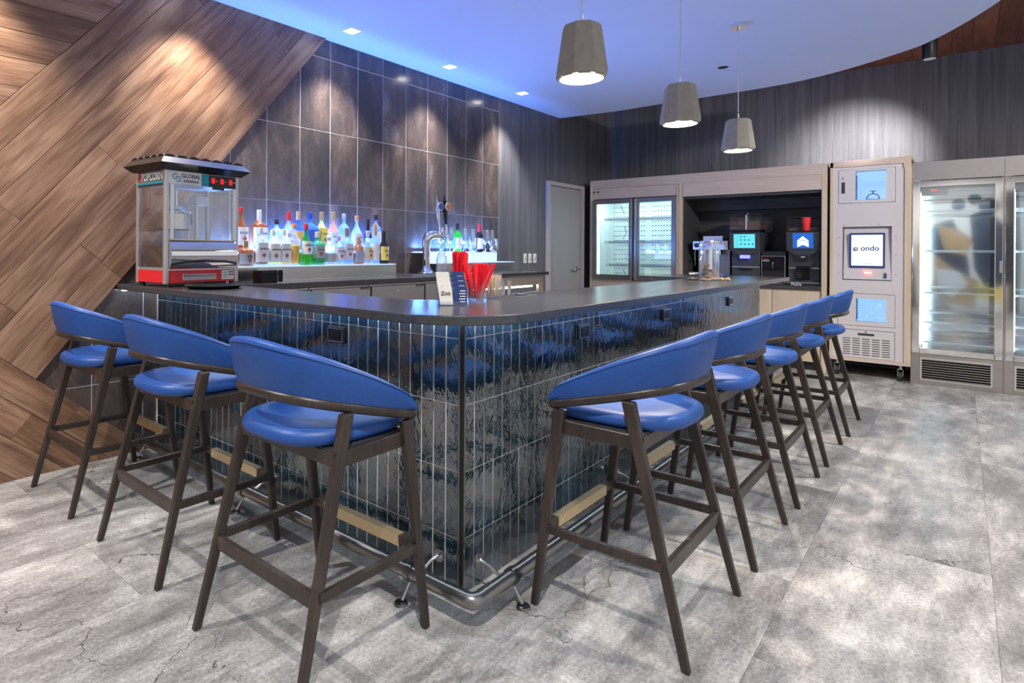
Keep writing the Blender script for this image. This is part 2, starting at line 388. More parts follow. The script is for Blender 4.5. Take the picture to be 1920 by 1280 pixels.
# plank cladding on the left wall : one mesh per board, proud of the tile
clad = sempty('trim_1'); clad.location = (0, 0, 0)
backing = B(); backing.prism([(0, 0), (1, 0), (1, 1), (0, 1)], 0, 1)
backing.bm.free()
def clip(poly, nx, nz, d):          # keep nx*x+nz*z <= d
    out = []
    for i in range(len(poly)):
        a, b_ = poly[i], poly[(i+1) % len(poly)]; fa = nx*a[0]+nz*a[1]-d; fb = nx*b_[0]+nz*b_[1]-d
        if fa <= 0: out.append(a)
        if fa*fb < 0:
            t = fa/(fa-fb); out.append((a[0]+(b_[0]-a[0])*t, a[1]+(b_[1]-a[1])*t))
    return out
def board(poly, ang, depth, name='plank'):
    """poly in wall coordinates (x,z); the board's own X runs along its grain"""
    if len(poly) < 3: return
    cx = sum(p[0] for p in poly)/len(poly); cz = sum(p[1] for p in poly)/len(poly); ca, sa = math.cos(ang), math.sin(ang)
    loc = [((p[0]-cx)*ca+(p[1]-cz)*sa, -(p[0]-cx)*sa+(p[1]-cz)*ca) for p in poly]
    b = B(); b.rings([[(x, 0, z) for x, z in loc], [(x, -depth, z) for x, z in loc]])
    o = b.obj(name, 'plank_wood', clad, bev=.0015); o.location = (cx, YW-.001, cz); o.rotation_euler = (0, -ang, 0); return o
A50 = R(50); n1 = (math.sin(A50), -math.cos(A50)); n2 = (math.sin(R(40)), math.cos(R(40))); P_ = .163; G = .0012
XL = -1.2
big = [(XL, 0), (3.6, 0), (3.6, ZC), (XL, ZC)]
for kx in range(0, 7):               # main diagonal band
    lo, hi = -.649+P_*kx+G, -.649+P_*(kx+1)-G
    # joints along the board
    js = [-1.5]; t = -1.2+random.random()*.9
    while t < 5: js.append(t); t += 2.1+random.random()*1.2
    js.append(6)
    for a, b_ in zip(js, js[1:]):
        p = clip(big, n1[0], n1[1], hi); p = clip(p, -n1[0], -n1[1], -lo)
        p = clip(p, -n2[0], -n2[1], -(1.141+G))
        p = clip(p, math.cos(A50), math.sin(A50), b_-.0008); p = clip(p, -math.cos(A50), -math.sin(A50), -(a+.0008))
        if len(p) > 2: board(p, A50, .024+random.random()*.0015)
for kx in range(0, 14):              # lower boards, at right angles to the band
    hi, lo = 1.141-P_*kx-G, 1.141-P_*(kx+1)+G
    js = [-6]; t = -1.0+random.random()*.6
    while t < 2.5: js.append(t); t += 1.2+random.random()*.8
    js.append(4)
    for a, b_ in zip(js, js[1:]):
        p = clip(big, n2[0], n2[1], hi); p = clip(p, -n2[0], -n2[1], -lo)
        p = clip(p, math.cos(R(-40)), math.sin(R(-40)), b_-.0008); p = clip(p, -math.cos(R(-40)), -math.sin(R(-40)), -(a+.0008))
        if len(p) > 2: board(p, R(-40), .024+random.random()*.0015)
for kx in range(0, 16):              # level boards upper left
    z0, z1 = 2.237+.16*(kx-9)+G, 2.237+.16*(kx-8)-G
    js = [XL-.1]; t = XL+random.random()*1.0
    while t < 2: js.append(t); t += .9+random.random()*.8
    js.append(3)
    for a, b_ in zip(js, js[1:]):
        p = clip(big, 0, 1, z1); p = clip(p, 0, -1, -z0); p = clip(p, n1[0], n1[1], -.649-G); p = clip(p, -n2[0], -n2[1], -(1.141+G))
        p = clip(p, 1, 0, b_-.0008); p = clip(p, -1, 0, -(a+.0008))
        if len(p) > 2: board(p, 0, .022+random.random()*.001)
# dark backing behind the boards (reads as the fine gaps)
pb = clip(clip(big, n1[0], n1[1], .49), -n2[0], -n2[1], -1.14)
B().rings([[(x, YW-.001, z) for x, z in pb], [(x, YW-.012, z) for x, z in pb]]).obj('backing_board', 'shadow_gap', clad)
pb = clip(big, n2[0], n2[1], 1.139)
B().rings([[(x, YW-.001, z) for x, z in pb], [(x, YW-.012, z) for x, z in pb]]).obj('backing_board', 'shadow_gap', clad)

# far wall
struct(B().box(XW, XW+.15, -3.1, YW+.1, 0, ZW+.1), 'wall_right', 'striated_wallpaper')
# upper timber ceiling
wc = struct(B().box(4.0, XW, -3.1, YW, ZW+.02, ZW+.1), 'ceiling', 'shadow_gap')
y = -3.1+.02
while y < YW:
    o = B().box(0, XW-4.0, .0012, .163-.0012, ZW, ZW+.018).obj('ceiling_plank', 'ceiling_wood', wc); o.location = (4.0, -.41-.163*17+.163*round((y+3.1)/.163), 0)
    y += .163
# curved plaster cloud
edge = [(7.267, YW), (7.362, 3.32), (7.353, 2.69), (7.344, 1.56), (7.205, 1.0), (6.887, .474), (6.579, .16), (5.875, -.201), (5.1, -.42), (4.2, -.55), (2.8, -.62), (X0, -.62)]
pts = [Vector((*p, 0)) for p in edge]
sm = []
for i in range(len(pts)-1):
    p0, p1, p2, p3 = pts[max(i-1, 0)], pts[i], pts[i+1], pts[min(i+2, len(pts)-1)]
    for t in [j/6 for j in range(6)]:
        sm.append(tuple((.5*((2*p1)+(p2-p0)*t+(2*p0-5*p1+4*p2-p3)*t*t+(3*p1-p0-3*p2+p3)*t**3))[:2]) if 0 < i < len(pts)-2 else tuple((p1.lerp(p2, t))[:2]))
sm.append(tuple(pts[-1][:2])); poly = sm+[(X0, YW)]
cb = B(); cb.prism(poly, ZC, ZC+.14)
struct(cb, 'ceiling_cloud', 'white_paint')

# door on the left wall
dr = sempty('door_1')
B().box(6.97, 7.84, YW-.012, YW-.002, 0, 2.18).obj('door_leaf', 'door_paint', dr, bev=.002)
df = B(); df.box(6.91, 6.965, YW-.05, YW-.001, 0, 2.235); df.box(7.845, 7.905, YW-.05, YW-.001, 0, 2.235); df.box(6.965, 7.845, YW-.05, YW-.001, 2.185, 2.235)
df.obj('door_frame', 'door_frame_paint', dr, bev=.003)
dh = B(); dh.cyl((7.70, YW-.012, 1.07), (7.70, YW-.028, 1.07), .038, n=20); dh.cyl((7.70, YW-.028, 1.07), (7.70, YW-.08, 1.07), .014); dh.bar((7.715, YW-.076, 1.07), (7.56, YW-.076, 1.072), .024, .030)
dh.obj('door_handle', 'chrome', dr, smooth=True)

# ================================================================ BAR
XT, YT, XE, ZB, ZT = 1.826, 1.42, 6.35, 1.06, 1.095
bar = thing('bar', 'L-shaped bar clad in dark blue glazed finger tiles under grey stone top', 'bar', (XT, YT, 0))
def L(o): o.location = Vector(o.location)-Vector((XT, YT, 0)); return o
cb = B(); cb.prism([(XT, YT), (XE, YT), (XE, 1.62), (2.02, 1.62), (2.02, YW-.002), (XT, YW-.002)], 0, ZB-.001); L(cb.obj('core', 'grout', bar))
rows = [(.004, .208), (.2135, .4655), (.4705, .7225), (.7275, .9785), (.9835, ZB-.002)]
tm = {}
def tile_mesh(h, ax):
    key = (round(h, 3), ax)
    if key in tm: return tm[key]
    t = .0588; b = B()
    w = t/2; f = -.0035
    prof = [(-w, 0), (-w, f+.0015), (-w+.0015, f), (w-.0015, f), (w, f+.0015), (w, 0)]
    if ax == 'x': b.rings([[(px, py, 0) for px, py in prof], [(px, py, h) for px, py in prof]])
    else: b.rings([[(py, px, 0) for px, py in prof], [(py, px, h) for px, py in prof]])
    bmesh.ops.recalc_face_normals(b.bm, faces=b.bm.faces)
    me = bpy.data.meshes.new('tile'); b.bm.to_mesh(me); b.bm.free(); me.materials.append(M['glazed_tile']); tm[key] = me; return me
def put_tile(x, y, z0, z1, ax):
    o = bpy.data.objects.new('tile', tile_mesh(z1-z0, ax)); C.objects.link(o); o.parent = bar
    o.location = (x-XT, y-YT, z0); j = random.uniform(-.004, .004)
    o.rotation_euler = (random.uniform(-.004, .004), random.uniform(-.004, .004), 0)
pitch = .0640
for i in range(40):
    for z0, z1 in rows: put_tile(XT, YT+.014+pitch*(i+.5), z0, z1, 'y')
NR = 70
rest = B()
for i in range(NR):
    xx = XT+.014+.0642*(i+.5)
    for z0, z1 in rows:
        if i < 20: put_tile(xx, YT, z0, z1, 'x')
        else: rest.box(xx-.0294, xx+.0294, YT-.0035, YT, z0, z1)
L(rest.obj('tile_field', 'glazed_tile', bar, kind='stuff'))
ct = B(); ct.box(XT-.009, XT+.004, YT+.003, YT+.012, 0, ZB-.001); ct.box(XT+.003, XT+.012, YT-.009, YT+.004, 0, ZB-.001)
ct.bm.verts.ensure_lookup_table(); L(ct.obj('corner_trim', 'pipe_steel', bar)); L(B().box(XT-.004, XT+.006, YT-.004, YT+.006, 0, ZB-.001).obj('corner_trim', 'black_plastic', bar))
L(B().box(XE-.003, XE+.006, YT-.010, YT+.2, 0, ZB-.001).obj('end_trim', 'brushed_steel', bar))
# stone worktop of the bar
ox, oy, r = 1.56, 1.165, .35
tp = [(ox, YW-.002)]
for k in range(13):
    a = PI+PI/2*k/12; tp.append((ox+r+r*math.cos(a), oy+r+r*math.sin(a)))
tp += [(XE+.01, oy), (XE+.01, 2.15), (5.62, 2.15), (5.50, 1.74), (2.16, 1.74), (2.03, 1.87), (2.03, YW-.002)]
top = B().prism(tp, ZB, ZT).obj('countertop', 'stone_top', bev=.004); tag(top, 'polished dark grey stone top wrapping the L-shaped bar', 'countertop')
# strip light under the overhang
us = B(); us.box(XT-.045, XT-.012, YT-.03, YW-.05, ZB-.008, ZB-.0005); us.box(XT-.03, XE-.05, YT-.045, YT-.012, ZB-.008, ZB-.0005); us.box(1.58, XT-.06, YW-.06, YW-.045, ZB-.008, ZB-.0005)
uo = us.obj('led_strip', 'under_glow'); tag(uo, 'blue-white strip light hidden under the bar top overhang', 'light')
# power outlets on the bar face
def outlet(loc, facing, label):
    t = thing('power_outlet', label, 'outlet', loc, 0 if facing == '-y' else -PI/2, 'outlets on the tiled bar face')
    B().cbox((0, -.005, 0), (.118, .010, .074)).obj('plate', 'black_plastic', t, bev=.002)
    B().frame('y', -.0125, -.010, -.052, .052, -.032, .032, .006).obj('plate_rim', 'brushed_steel', t)
    B().cbox((0, -.012, 0), (.064, .005, .034)).obj('socket', 'black_plastic', t, bev=.001)
    sl = B()
    for x in (-.016, .016): sl.cbox((x-.004, -.015, .004), (.002, .001, .008)); sl.cbox((x+.004, -.015, .004), (.002, .001, .008)); sl.cbox((x, -.015, -.007), (.004, .001, .004))
    sl.obj('socket_slots', 'charcoal_plastic', t)
    return t
outlet((XT-.008, 2.15, .928), '-x', 'black outlet plate on the left face of the bar')
outlet((2.80, YT-.008, .918), '-y', 'black outlet plate on bar right face nearest the corner')
outlet((3.94, YT-.008, .918), '-y', 'black outlet plate in the middle of the bar right face')
outlet((5.39, YT-.008, .918), '-y', 'black outlet plate on bar right face nearest the far end')
# foot rail
fr = thing('foot_rail', 'round dark steel foot rail running round the foot of the bar', 'foot rail', (1.68, 1.25, 0))
RR = .027
path = [(0, 2.74, .10), (0, .03, .10), (.004, .012, .10), (.012, .004, .10), (.03, 0, .10), (4.62, 0, .10)]
B().tube(path, RR, 20).obj('rail_tube', 'pipe_steel', fr, smooth=60)
el = B(); el.tube([(0, .105, .10), (0, .03, .10), (.004, .012, .10), (.012, .004, .10), (.03, 0, .10), (.105, 0, .10)], RR+.0018, 20).obj('elbow', 'pipe_steel', fr, smooth=60)
def bracket(s, ax):      # s: distance along the rail from the corner
    if ax == 'x': P3 = lambda u, v, z: (s+v, u, z)
    else: P3 = lambda u, v, z: (u, s+v, z)
    b = B(); b.cyl(P3(0, -.013, .10), P3(0, .013, .10), RR+.005, n=20)
    bk = b.obj('bracket', 'dark_steel', fr, smooth=True)
    a = B(); a.cyl(P3(.138, -.03, .125), P3(.128, -.03, .125), .026, n=20); a.obj('wall_flange', 'brushed_steel', bk, smooth=True)
    for dv in (-.012, .012):
        q = B()
        for dz in (.0,): q.cyl(P3(.129, -.03+dv, .125+dz), P3(.126, -.03+dv, .125+dz), .006, n=10)
        q.obj('screw', 'chrome', bk)
    t = B(); t.tube([P3(.128, -.03, .125), P3(.09, -.022, .115), P3(.05, -.01, .085), P3(.0, 0, .074), P3(-.02, 0, .045), P3(-.045, 0, .012)], [.006, .006, .008, .008, .006, .007], 8); t.obj('strut', 'brushed_steel', bk, smooth=True)
    c = B(); c.cyl(P3(-.05, 0, .0), P3(-.05, 0, .009), .028, .024, n=20); c.obj('floor_pad', 'dark_steel', bk, smooth=True)
for s_ in (.24, 1.50, 2.78, 4.10): bracket(s_, 'x')
for s_ in (.30, 1.45, 2.60): bracket(s_, 'y')

# ================================================================ STOOLS
def spline(pts, n, closed=False):
    P3 = [Vector(p) for p in pts]; m = len(P3); out = []
    for i in range(m if closed else m-1):
        if closed: p0, p1, p2, p3 = P3[(i-1) % m], P3[i], P3[(i+1) % m], P3[(i+2) % m]
        else: p0, p1, p2, p3 = P3[max(i-1, 0)], P3[i], P3[i+1], P3[min(i+2, m-1)]
        for j in range(n):
            t = j/n; out.append(.5*((2*p1)+(p2-p0)*t+(2*p0-5*p1+4*p2-p3)*t*t+(3*p1-p0-3*p2+p3)*t**3))
    if not closed: out.append(P3[-1])
    return out
half = [(0, -.219), (.085, -.213), (.158, -.186), (.214, -.128), (.251, -.042), (.272, .08), (.274, .222)]
ctrl = [(-x, y, 0) for x, y in half[:0:-1]]+[(x, y, 0) for x, y in half]
U = spline(ctrl, 7); NU = len(U)
acc = [0]
for a, b_ in zip(U, U[1:]): acc.append(acc[-1]+(b_-a).length)
SS = [abs(a/acc[-1]*2-1) for a in acc]
NRM = []
for i in range(NU):
    d = (U[min(i+1, NU-1)]-U[max(i-1, 0)]).normalized(); NRM.append(Vector((d.y, -d.x, 0)))   # points outward
zr = lambda y: .756+.112*((.222-y)/.441)
def make_stool(label):
    t = thing('bar_stool', label, 'bar stool', (0, 0, 0), 0, 'blue bar stools drawn up to the bar')
    # legs
    for sx in (-1, 1):
        for foot, head in (((.290, .272), (.277, .178, .745)), ((.290, -.275), (.256, -.070, .812))):
            B().bar((sx*foot[0], foot[1], 0), (sx*head[0], head[1], head[2]), .026, .027, .030, .046, flat=True).obj('leg', 'stool_wood', t, bev=.006)
    # arm rail
    b = B(); rs = []
    for i, p in enumerate(U):
        n = NRM[i]; z = zr(p.y); e = 1 if 0 < i < NU-1 else .6
        rs.append([p+n*dx*e+Vector((0, 0, z+dz*e)) for dx, dz in ((-.017, -.012), (-.010, -.017), (.010, -.017), (.018, -.010), (.019, .006), (.012, .015), (-.010, .016), (-.017, .010))])
    b.rings(rs).obj('arm_rail', 'stool_wood', t, smooth=50)
    # backrest cushion
    b = B(); rs = []; topo = []
    for i, p in enumerate(U):
        s = SS[i]; n = NRM[i]; z0 = zr(p.y)+.014; h = .160*(1-.72*s**1.6); lean = .030*(1-s)**.8+.004
        if s > .93: h *= math.sqrt(max(0, 1-((s-.93)/.075)**2))*.75+.25*(1-(s-.93)/.07)+.0
        h = max(h, .018)
        q = lambda off, f: p+n*(off+lean*f)+Vector((0, 0, z0+h*f))
        th = .034*(1 if s < .9 else max(.45, 1-(s-.9)*5))
        rs.append([q(.013, 0), q(.017, .25), q(.017, .6), q(.015, .9), q(.010, .97), q(.002, 1.0), q(-.010, 1.0), q(-.020, .955), q(-th*.9, .8), q(-th, .4), q(-th*.7, .04), q(-.01, 0)])
        topo.append(q(.0155, .90))
    b.rings(rs).obj('backrest', 'blue_leather', t, smooth=60)
    B().tube(topo[2:-2], .0022, 6).obj('piping', 'blue_leather', t, smooth=True)
    # seat
    outl = spline([(0, .252, 0), (.14, .250, 0), (.215, .232, 0), (.243, .16, 0), (.245, .02, 0), (.224, -.10, 0), (.158, -.182, 0), (.07, -.210, 0), (-.07, -.210, 0), (-.158, -.182, 0), (-.224, -.10, 0), (-.245, .02, 0), (-.243, .16, 0), (-.215, .232, 0), (-.14, .250, 0)], 4, True)
    b = B()
    b.rings([[Vector((p.x*k_, p.y*k_, z)) for p in outl] for k_, z in ((.80, .704), (.93, .706), (.985, .714), (1.0, .726), (.992, .740), (.955, .753), (.88, .760), (.6, .759), (.25, .754))]).obj('seat', 'blue_leather', t, smooth=60)
    # aprons and pan
    for sx in (-1, 1): B().bar((sx*.262, .195, .678), (sx*.262, -.105, .678), .022, .048).obj('apron', 'stool_wood', t, bev=.002)
    B().bar((-.262, .195, .682), (.262, .195, .682), .02, .036).obj('apron', 'stool_wood', t)
    B().bar((-.262, -.115, .678), (.262, -.115, .678), .02, .044).obj('apron', 'stool_wood', t)
    B().box(-.25, .25, -.12, .19, .694, .7045).obj('seat_pan', 'charcoal_plastic', t)
    # stretchers
    for sx in (-1, 1): B().bar((sx*.287, .232, .298), (sx*.287, -.200, .300), .021, .030).obj('stretcher', 'stool_wood', t, bev=.003)
    B().bar((-.285, .235, .298), (.285, .235, .298), .024, .030).obj('stretcher', 'stool_wood', t, bev=.003)
    B().bar((-.285, -.202, .286), (.285, -.202, .286), .022, .046).obj('stretcher', 'stool_wood', t, bev=.003)
    f = B(); f.box(-.205, .205, .2215, .2495, .3132, .3155); f.box(-.205, .205, .2185, .2228, .276, .3155); f.obj('footrest_plate', 'brass', t)
    for sx in (-.18, .18): B().cyl((sx, .2195, .296), (sx, .2165, .296), .004, n=8).obj('screw', 'chrome', t)
    return t
s0 = make_stool('blue stool at the right of the bar, nearest its tiled corner')
spots = [((2.26, .91), 0, None), ((3.08, .905), 0, 'blue stool second from the tiled corner on the right of the bar'),
         ((3.91, .895), 0, 'blue stool in the middle of the five along the right of the bar'), ((4.74, .885), 0, 'blue stool fourth from the tiled corner on the right of the bar'),
         ((5.575, .87), 0, 'blue stool at the far end of the right row, nearest the white locker'),
         ((1.315, 1.68), -PI/2, 'blue stool at the left of the bar, largest and nearest the tiled corner'), ((1.335, 2.60), -PI/2, 'blue stool in the middle of the three on the left of the bar'),
         ((1.325, 3.52), -PI/2, 'blue stool at the far left, nearest the timber wall')]
for (x, y), rz, lb in spots:
    o = s0 if lb is None else copy_tree(s0)
    o.location = (x, y, 0); o.rotation_euler = (0, 0, rz)
    if lb: o['label'] = lb
# ================================================================ BACK BAR
bt = B().prism([(2.035, 3.37), (5.88, 3.37), (5.88, YW-.002), (2.035, YW-.002)], ZB, ZT).obj('countertop', 'stone_top', bev=.004)
tag(bt, 'straight dark grey stone counter along the tiled wall behind the bar', 'countertop')
def cooler_unit(x0, x1, label):
    t = thing('undercounter_cooler', label, 'cooler', ((x0+x1)/2, 3.44, 0), 0, 'steel doors under the back counter')
    w_ = (x1-x0)/2
    B().box(-w_+.001, w_-.001, .02, .55, .02, ZB-.012).obj('cabinet_body', 'brushed_steel', t)
    B().box(-w_+.006, w_-.006, -.012, .018, .10, 1.035).obj('door', 'brushed_steel', t, bev=.003)
    l = B(); l.cyl((-.02, -.012, .99), (-.02, -.018, .99), .009, n=12); l.obj('lock', 'chrome', t)
    g = B(); g.box(w_-.10, w_-.03, -.03, -.012, 1.015, 1.035); g.obj('hinge', 'dark_steel', t, bev=.003); return t
cooler_unit(2.06, 2.66, 'steel door under back counter, nearest the popcorn cart'); cooler_unit(2.665, 3.245, 'brushed steel cooler door under back counter, left of its middle')
cooler_unit(3.25, 3.88, 'brushed steel cooler door under back counter, below the right end of the bottles'); cooler_unit(3.885, 4.50, 'brushed steel cooler door under back counter, below the beer tap')
# open fronted steel unit at the right end
t = thing('glass_rack_unit', 'open steel unit with timber-lined bay at the right end of back counter', 'shelf unit', (5.2, 3.44, 0))
f = B(); f.frame('y', -.01, .02, -.68, .66, .08, 1.045, (.05, .10, .55, .09)); f.obj('face_frame', 'brushed_steel', t, bev=.002)
B().box(-.68, .66, .02, .55, .08, .62).obj('base', 'brushed_steel', t); B().box(-.63, .56, .44, .46, .62, .95).obj('timber_back', 'pale_oak_h', t)
B().box(-.63, .56, .03, .44, .62, .63).obj('shelf', 'pale_oak_h', t); B().box(-.68, .66, .46, .55, .62, 1.045).obj('back_panel', 'dark_steel', t)
B().box(-.60, .53, .05, .075, .93, .945).obj('light_bar', 'pendant_glow', t)
for i, (x, lb) in enumerate(((5.02, 'left of two folded grey cloths hanging at the open steel unit'), (5.13, 'right of two folded grey cloths hanging at the open steel unit'))):
    b = B(); rs = []
    for j, zz in enumerate((0, -.06, -.16, -.26)):
        wv = .034+.004*math.sin(j*2.1+i); rs.append([(-wv, -.012, zz), (-wv*.4, -.026, zz), (wv*.4, -.022, zz), (wv, -.012, zz), (wv*.4, .002, zz), (-wv*.4, .002, zz)])
    o = b.rings(rs).obj('bar_cloth', 'aluminium', smooth=True, loc=(x, 3.405, 1.02)); tag(o, lb, 'cloth', 'cloths on the open steel unit')

def riser(x0, x1, x1b, label, nm='bottle_riser'):
    t = thing(nm, label, 'display shelf', (x0, 3.68, ZT))
    B().box(0, x1-x0, .0, .012, 0, .100).obj('front_fascia', 'brushed_steel', t)
    B().box(0, x1-x0, .012, .32, 0, .098).obj('base_box', 'dark_steel', t)
    B().box(.0, x1-x0, .0, .165, .100, .108).obj('lit_shelf', 'shelf_glow', t)
    B().box(0, x1b-x0, .165, .172, .108, .200).obj('upper_fascia', 'shelf_glow' if nm == 'glass_riser' else 'brushed_steel', t)
    B().box(0, x1b-x0, .172, .32, .098, .200).obj('upper_box', 'dark_steel', t)
    B().box(0, x1b-x0, .165, .32, .200, .208).obj('lit_shelf', 'shelf_glow', t)
    B().frame('z' if 0 else 'y', -.002, .0, 0, x1-x0, 0, .108, .003).obj('edge_trim', 'aluminium', t)
    return t
riser(2.14, 3.78, 3.78, 'two-step steel bottle riser with glowing white-blue tops, behind the spirits'); riser(4.33, 5.66, 5.56, 'two-step glowing blue riser holding the wine glasses', 'glass_riser')
ZF, ZK = ZT+.108, ZT+.208; YF, YK = 3.755, 3.915
for x0_, x1_, lb_ in ((2.15, 3.76, 'thin blue LED strip behind the spirit bottles'), (4.35, 5.55, 'thin blue LED strip behind the wine glasses')):
    o = B().box(x0_, x1_, 3.972, 3.998, ZT+.208, ZT+.216).obj('led_strip', 'violet_led'); tag(o, lb_, 'light')

def bottle(x, y, z, h, r, style, glass, cap, label, lab=None, liquid=None, word=None, wmat='ink', capz=.86, name='spirit_bottle', group='spirit bottles on the lit riser', cat='bottle', neck=.014):
    t = thing(name, label, cat, (x, y, z), 0, group)
    r *= 1.07; nk = neck; sq = {'round': 2, 'square': 6, 'flat': 5}.get(style, 2); fy = .62 if style == 'flat' else 1
    n = 28 if sq > 2 else 20
    if style == 'taper': prof = [(r*.62, 0), (r*.66, .006), (r, h*.55), (r*.95, h*.60), (nk, h*.74), (nk, h*capz)]
    elif style == 'decanter': prof = [(r*.94, 0), (r, .008), (r, h*.42), (r*.92, h*.50), (nk*1.3, h*.70), (nk, h*.76), (nk, h*capz)]
    elif style == 'slope': prof = [(r*.95, 0, sq, fy), (r, .006, sq, fy), (r, h*.48, sq, fy), (r*.85, h*.56, 2, fy), (r*.4, h*.70), (nk, h*.76), (nk, h*capz)]
    else: prof = [(r*.94, 0, sq, fy), (r, .006, sq, fy), (r, h*.58, sq, fy), (r*.93, h*.64, sq, fy), (r*.55, h*.70, 2.5, (1+fy)/2), (nk*1.05, h*.75), (nk, h*capz)]
    B().lathe(prof, n=n).obj('glass_body', 'bottle_'+glass, t, smooth=50)
    if liquid:
        lh = .5; B().lathe([(r*.85, .012, sq, fy), (r*.9, .018, sq, fy), (r*.9, h*lh, sq, fy)] if style != 'taper' else [(r*.55, .012), (r*.85, h*lh)], n=n).obj('liquid', 'bottle_'+liquid, t, smooth=50)
    c = B(); c.lathe([(nk*1.25, h*capz-.004), (nk*1.3, h*capz), (nk*1.25, h-.002), (nk*1.1, h)], n=16); c.obj('cap', cap, t, smooth=40)
    if lab:
        m_, a, b_ = lab; rr = r*1.012
        if style == 'taper': rr0, rr1 = r*(.66+.34*a/.55)*1.015, r*(.66+.34*b_/.55)*1.015
        else: rr0 = rr1 = rr
        lo = B(); ring = []
        k = 14
        for zz, q in ((h*a, rr0), (h*b_, rr1)):
            rw = []
            for i in range(k+1):
                a_ = -PI/2-R(80)+R(160)*i/k; cx_, sy_ = math.cos(a_), math.sin(a_); kk = (abs(cx_)**sq+abs(sy_)**sq)**(-1/sq)
                rw.append((q*kk*cx_, q*kk*sy_*fy, zz))
            ring.append(rw)
        lo.rings(ring, False, False); lo.obj('paper_label', m_, t, smooth=True)
        if word:
            s_ = min(2.4*r/ max(3, len(word))*1.25, h*(b_-a)*.5)
            text('lettering', word, s_, (0, -r*fy*1.012-.001, h*(a+(b_-a)*.68)), '-y', wmat, t, .0004)
            e = B(); e.cyl((0, -r*fy*1.012-.0012, h*(a+(b_-a)*.35)), (0, -r*fy*1.012-.0018, h*(a+(b_-a)*.35)), min(r*.3, h*(b_-a)*.16), n=14); e.obj('label_seal', 'label_print', t)
    return t
FR = [ # x, h, r, style, glass, cap, label, lab, liquid, word, capz
 (2.336, .178, .052, 'round', 'amber', 'cap_cork', 'squat amber bottle with frosted band, leftmost in the front row', ('label_grey', .08, .5), 'amber', 'VR', .80),
 (2.458, .276, .043, 'square', 'clear', 'cap_cap', 'white-labelled bottle with amber spirit, second in the front row', ('label_white', .10, .60), 'amber', 'JIM BEAM', .84),
 (2.562, .263, .043, 'square', 'clear', 'cap_cap', 'white and green labelled bottle, third in the front row', ('label_white', .10, .60), 'lime', 'JIM BEAM', .84),
 (2.655, .266, .042, 'square', 'clear', 'cap_cap', 'white-labelled bottle with pale red spirit, fourth in the front row', ('label_white', .10, .60), 'gold', 'JIM BEAM', .84),
 (2.751, .313, .045, 'taper', 'clear', 'cap_orange', 'clear bottle tapering down to a gold label', ('label_orange', .06, .46), 'gold', None, .9),
 (2.861, .317, .043, 'slope', 'green', 'cap_red', 'green bottle with red cap and cream label', ('label_white', .26, .58), 'lime', 'JAMESON', .86),
 (2.970, .258, .047, 'square', 'teal', 'cap_white', 'square bright green bottle with grey label', ('label_grey', .2, .58), 'teal', 'Tanqueray', .84),
 (3.085, .219, .058, 'decanter', 'clear', 'cap_silver', 'squat clear decanter shaped bottle with grey diamond label', ('label_grey', .1, .4), None, None, .88),
 (3.188, .230, .040, 'round', 'clear', 'cap_silver', 'clear bottle with white and blue label beside the squat decanter', ('label_white', .12, .62), 'ice', 'BACARDI', .84),
 (3.279, .297, .040, 'square', 'ice', 'cap_cork', 'clear bottle with cork stopper and blue tree drawing label', ('label_white', .12, .56), 'clear', 'Grove', .78),
 (3.403, .225, .037, 'square', 'amber', 'cap_gold', 'small amber bottle with dark ribbed label', ('label_grey', .08, .5), 'amber', None, .72),
 (3.512, .282, .040, 'slope', 'clear', 'cap_white', 'clear bottle with tan label, third from the right in front', ('label_tan', .12, .5), 'clear', "Tito's", .86),
 (3.596, .344, .038, 'slope', 'ice', 'cap_gold', 'tall frosted white bottle with gold neck', ('label_white', .08, .5), 'clear', None, .72),
 (3.703, .287, .040, 'slope', 'dark', 'cap_black', 'black liqueur bottle with yellow label at the right end of front row', ('label_yellow', .1, .52), None, 'Kahlua', .84)]
for x, h, r, st, gl, cp, lb, la, lq, wd, cz in FR:
    if cp == 'cap_cap': cp = 'cap_white'
    bottle(x, YF, ZF, h, r, st, gl, cp, lb, la, lq, wd, capz=cz)
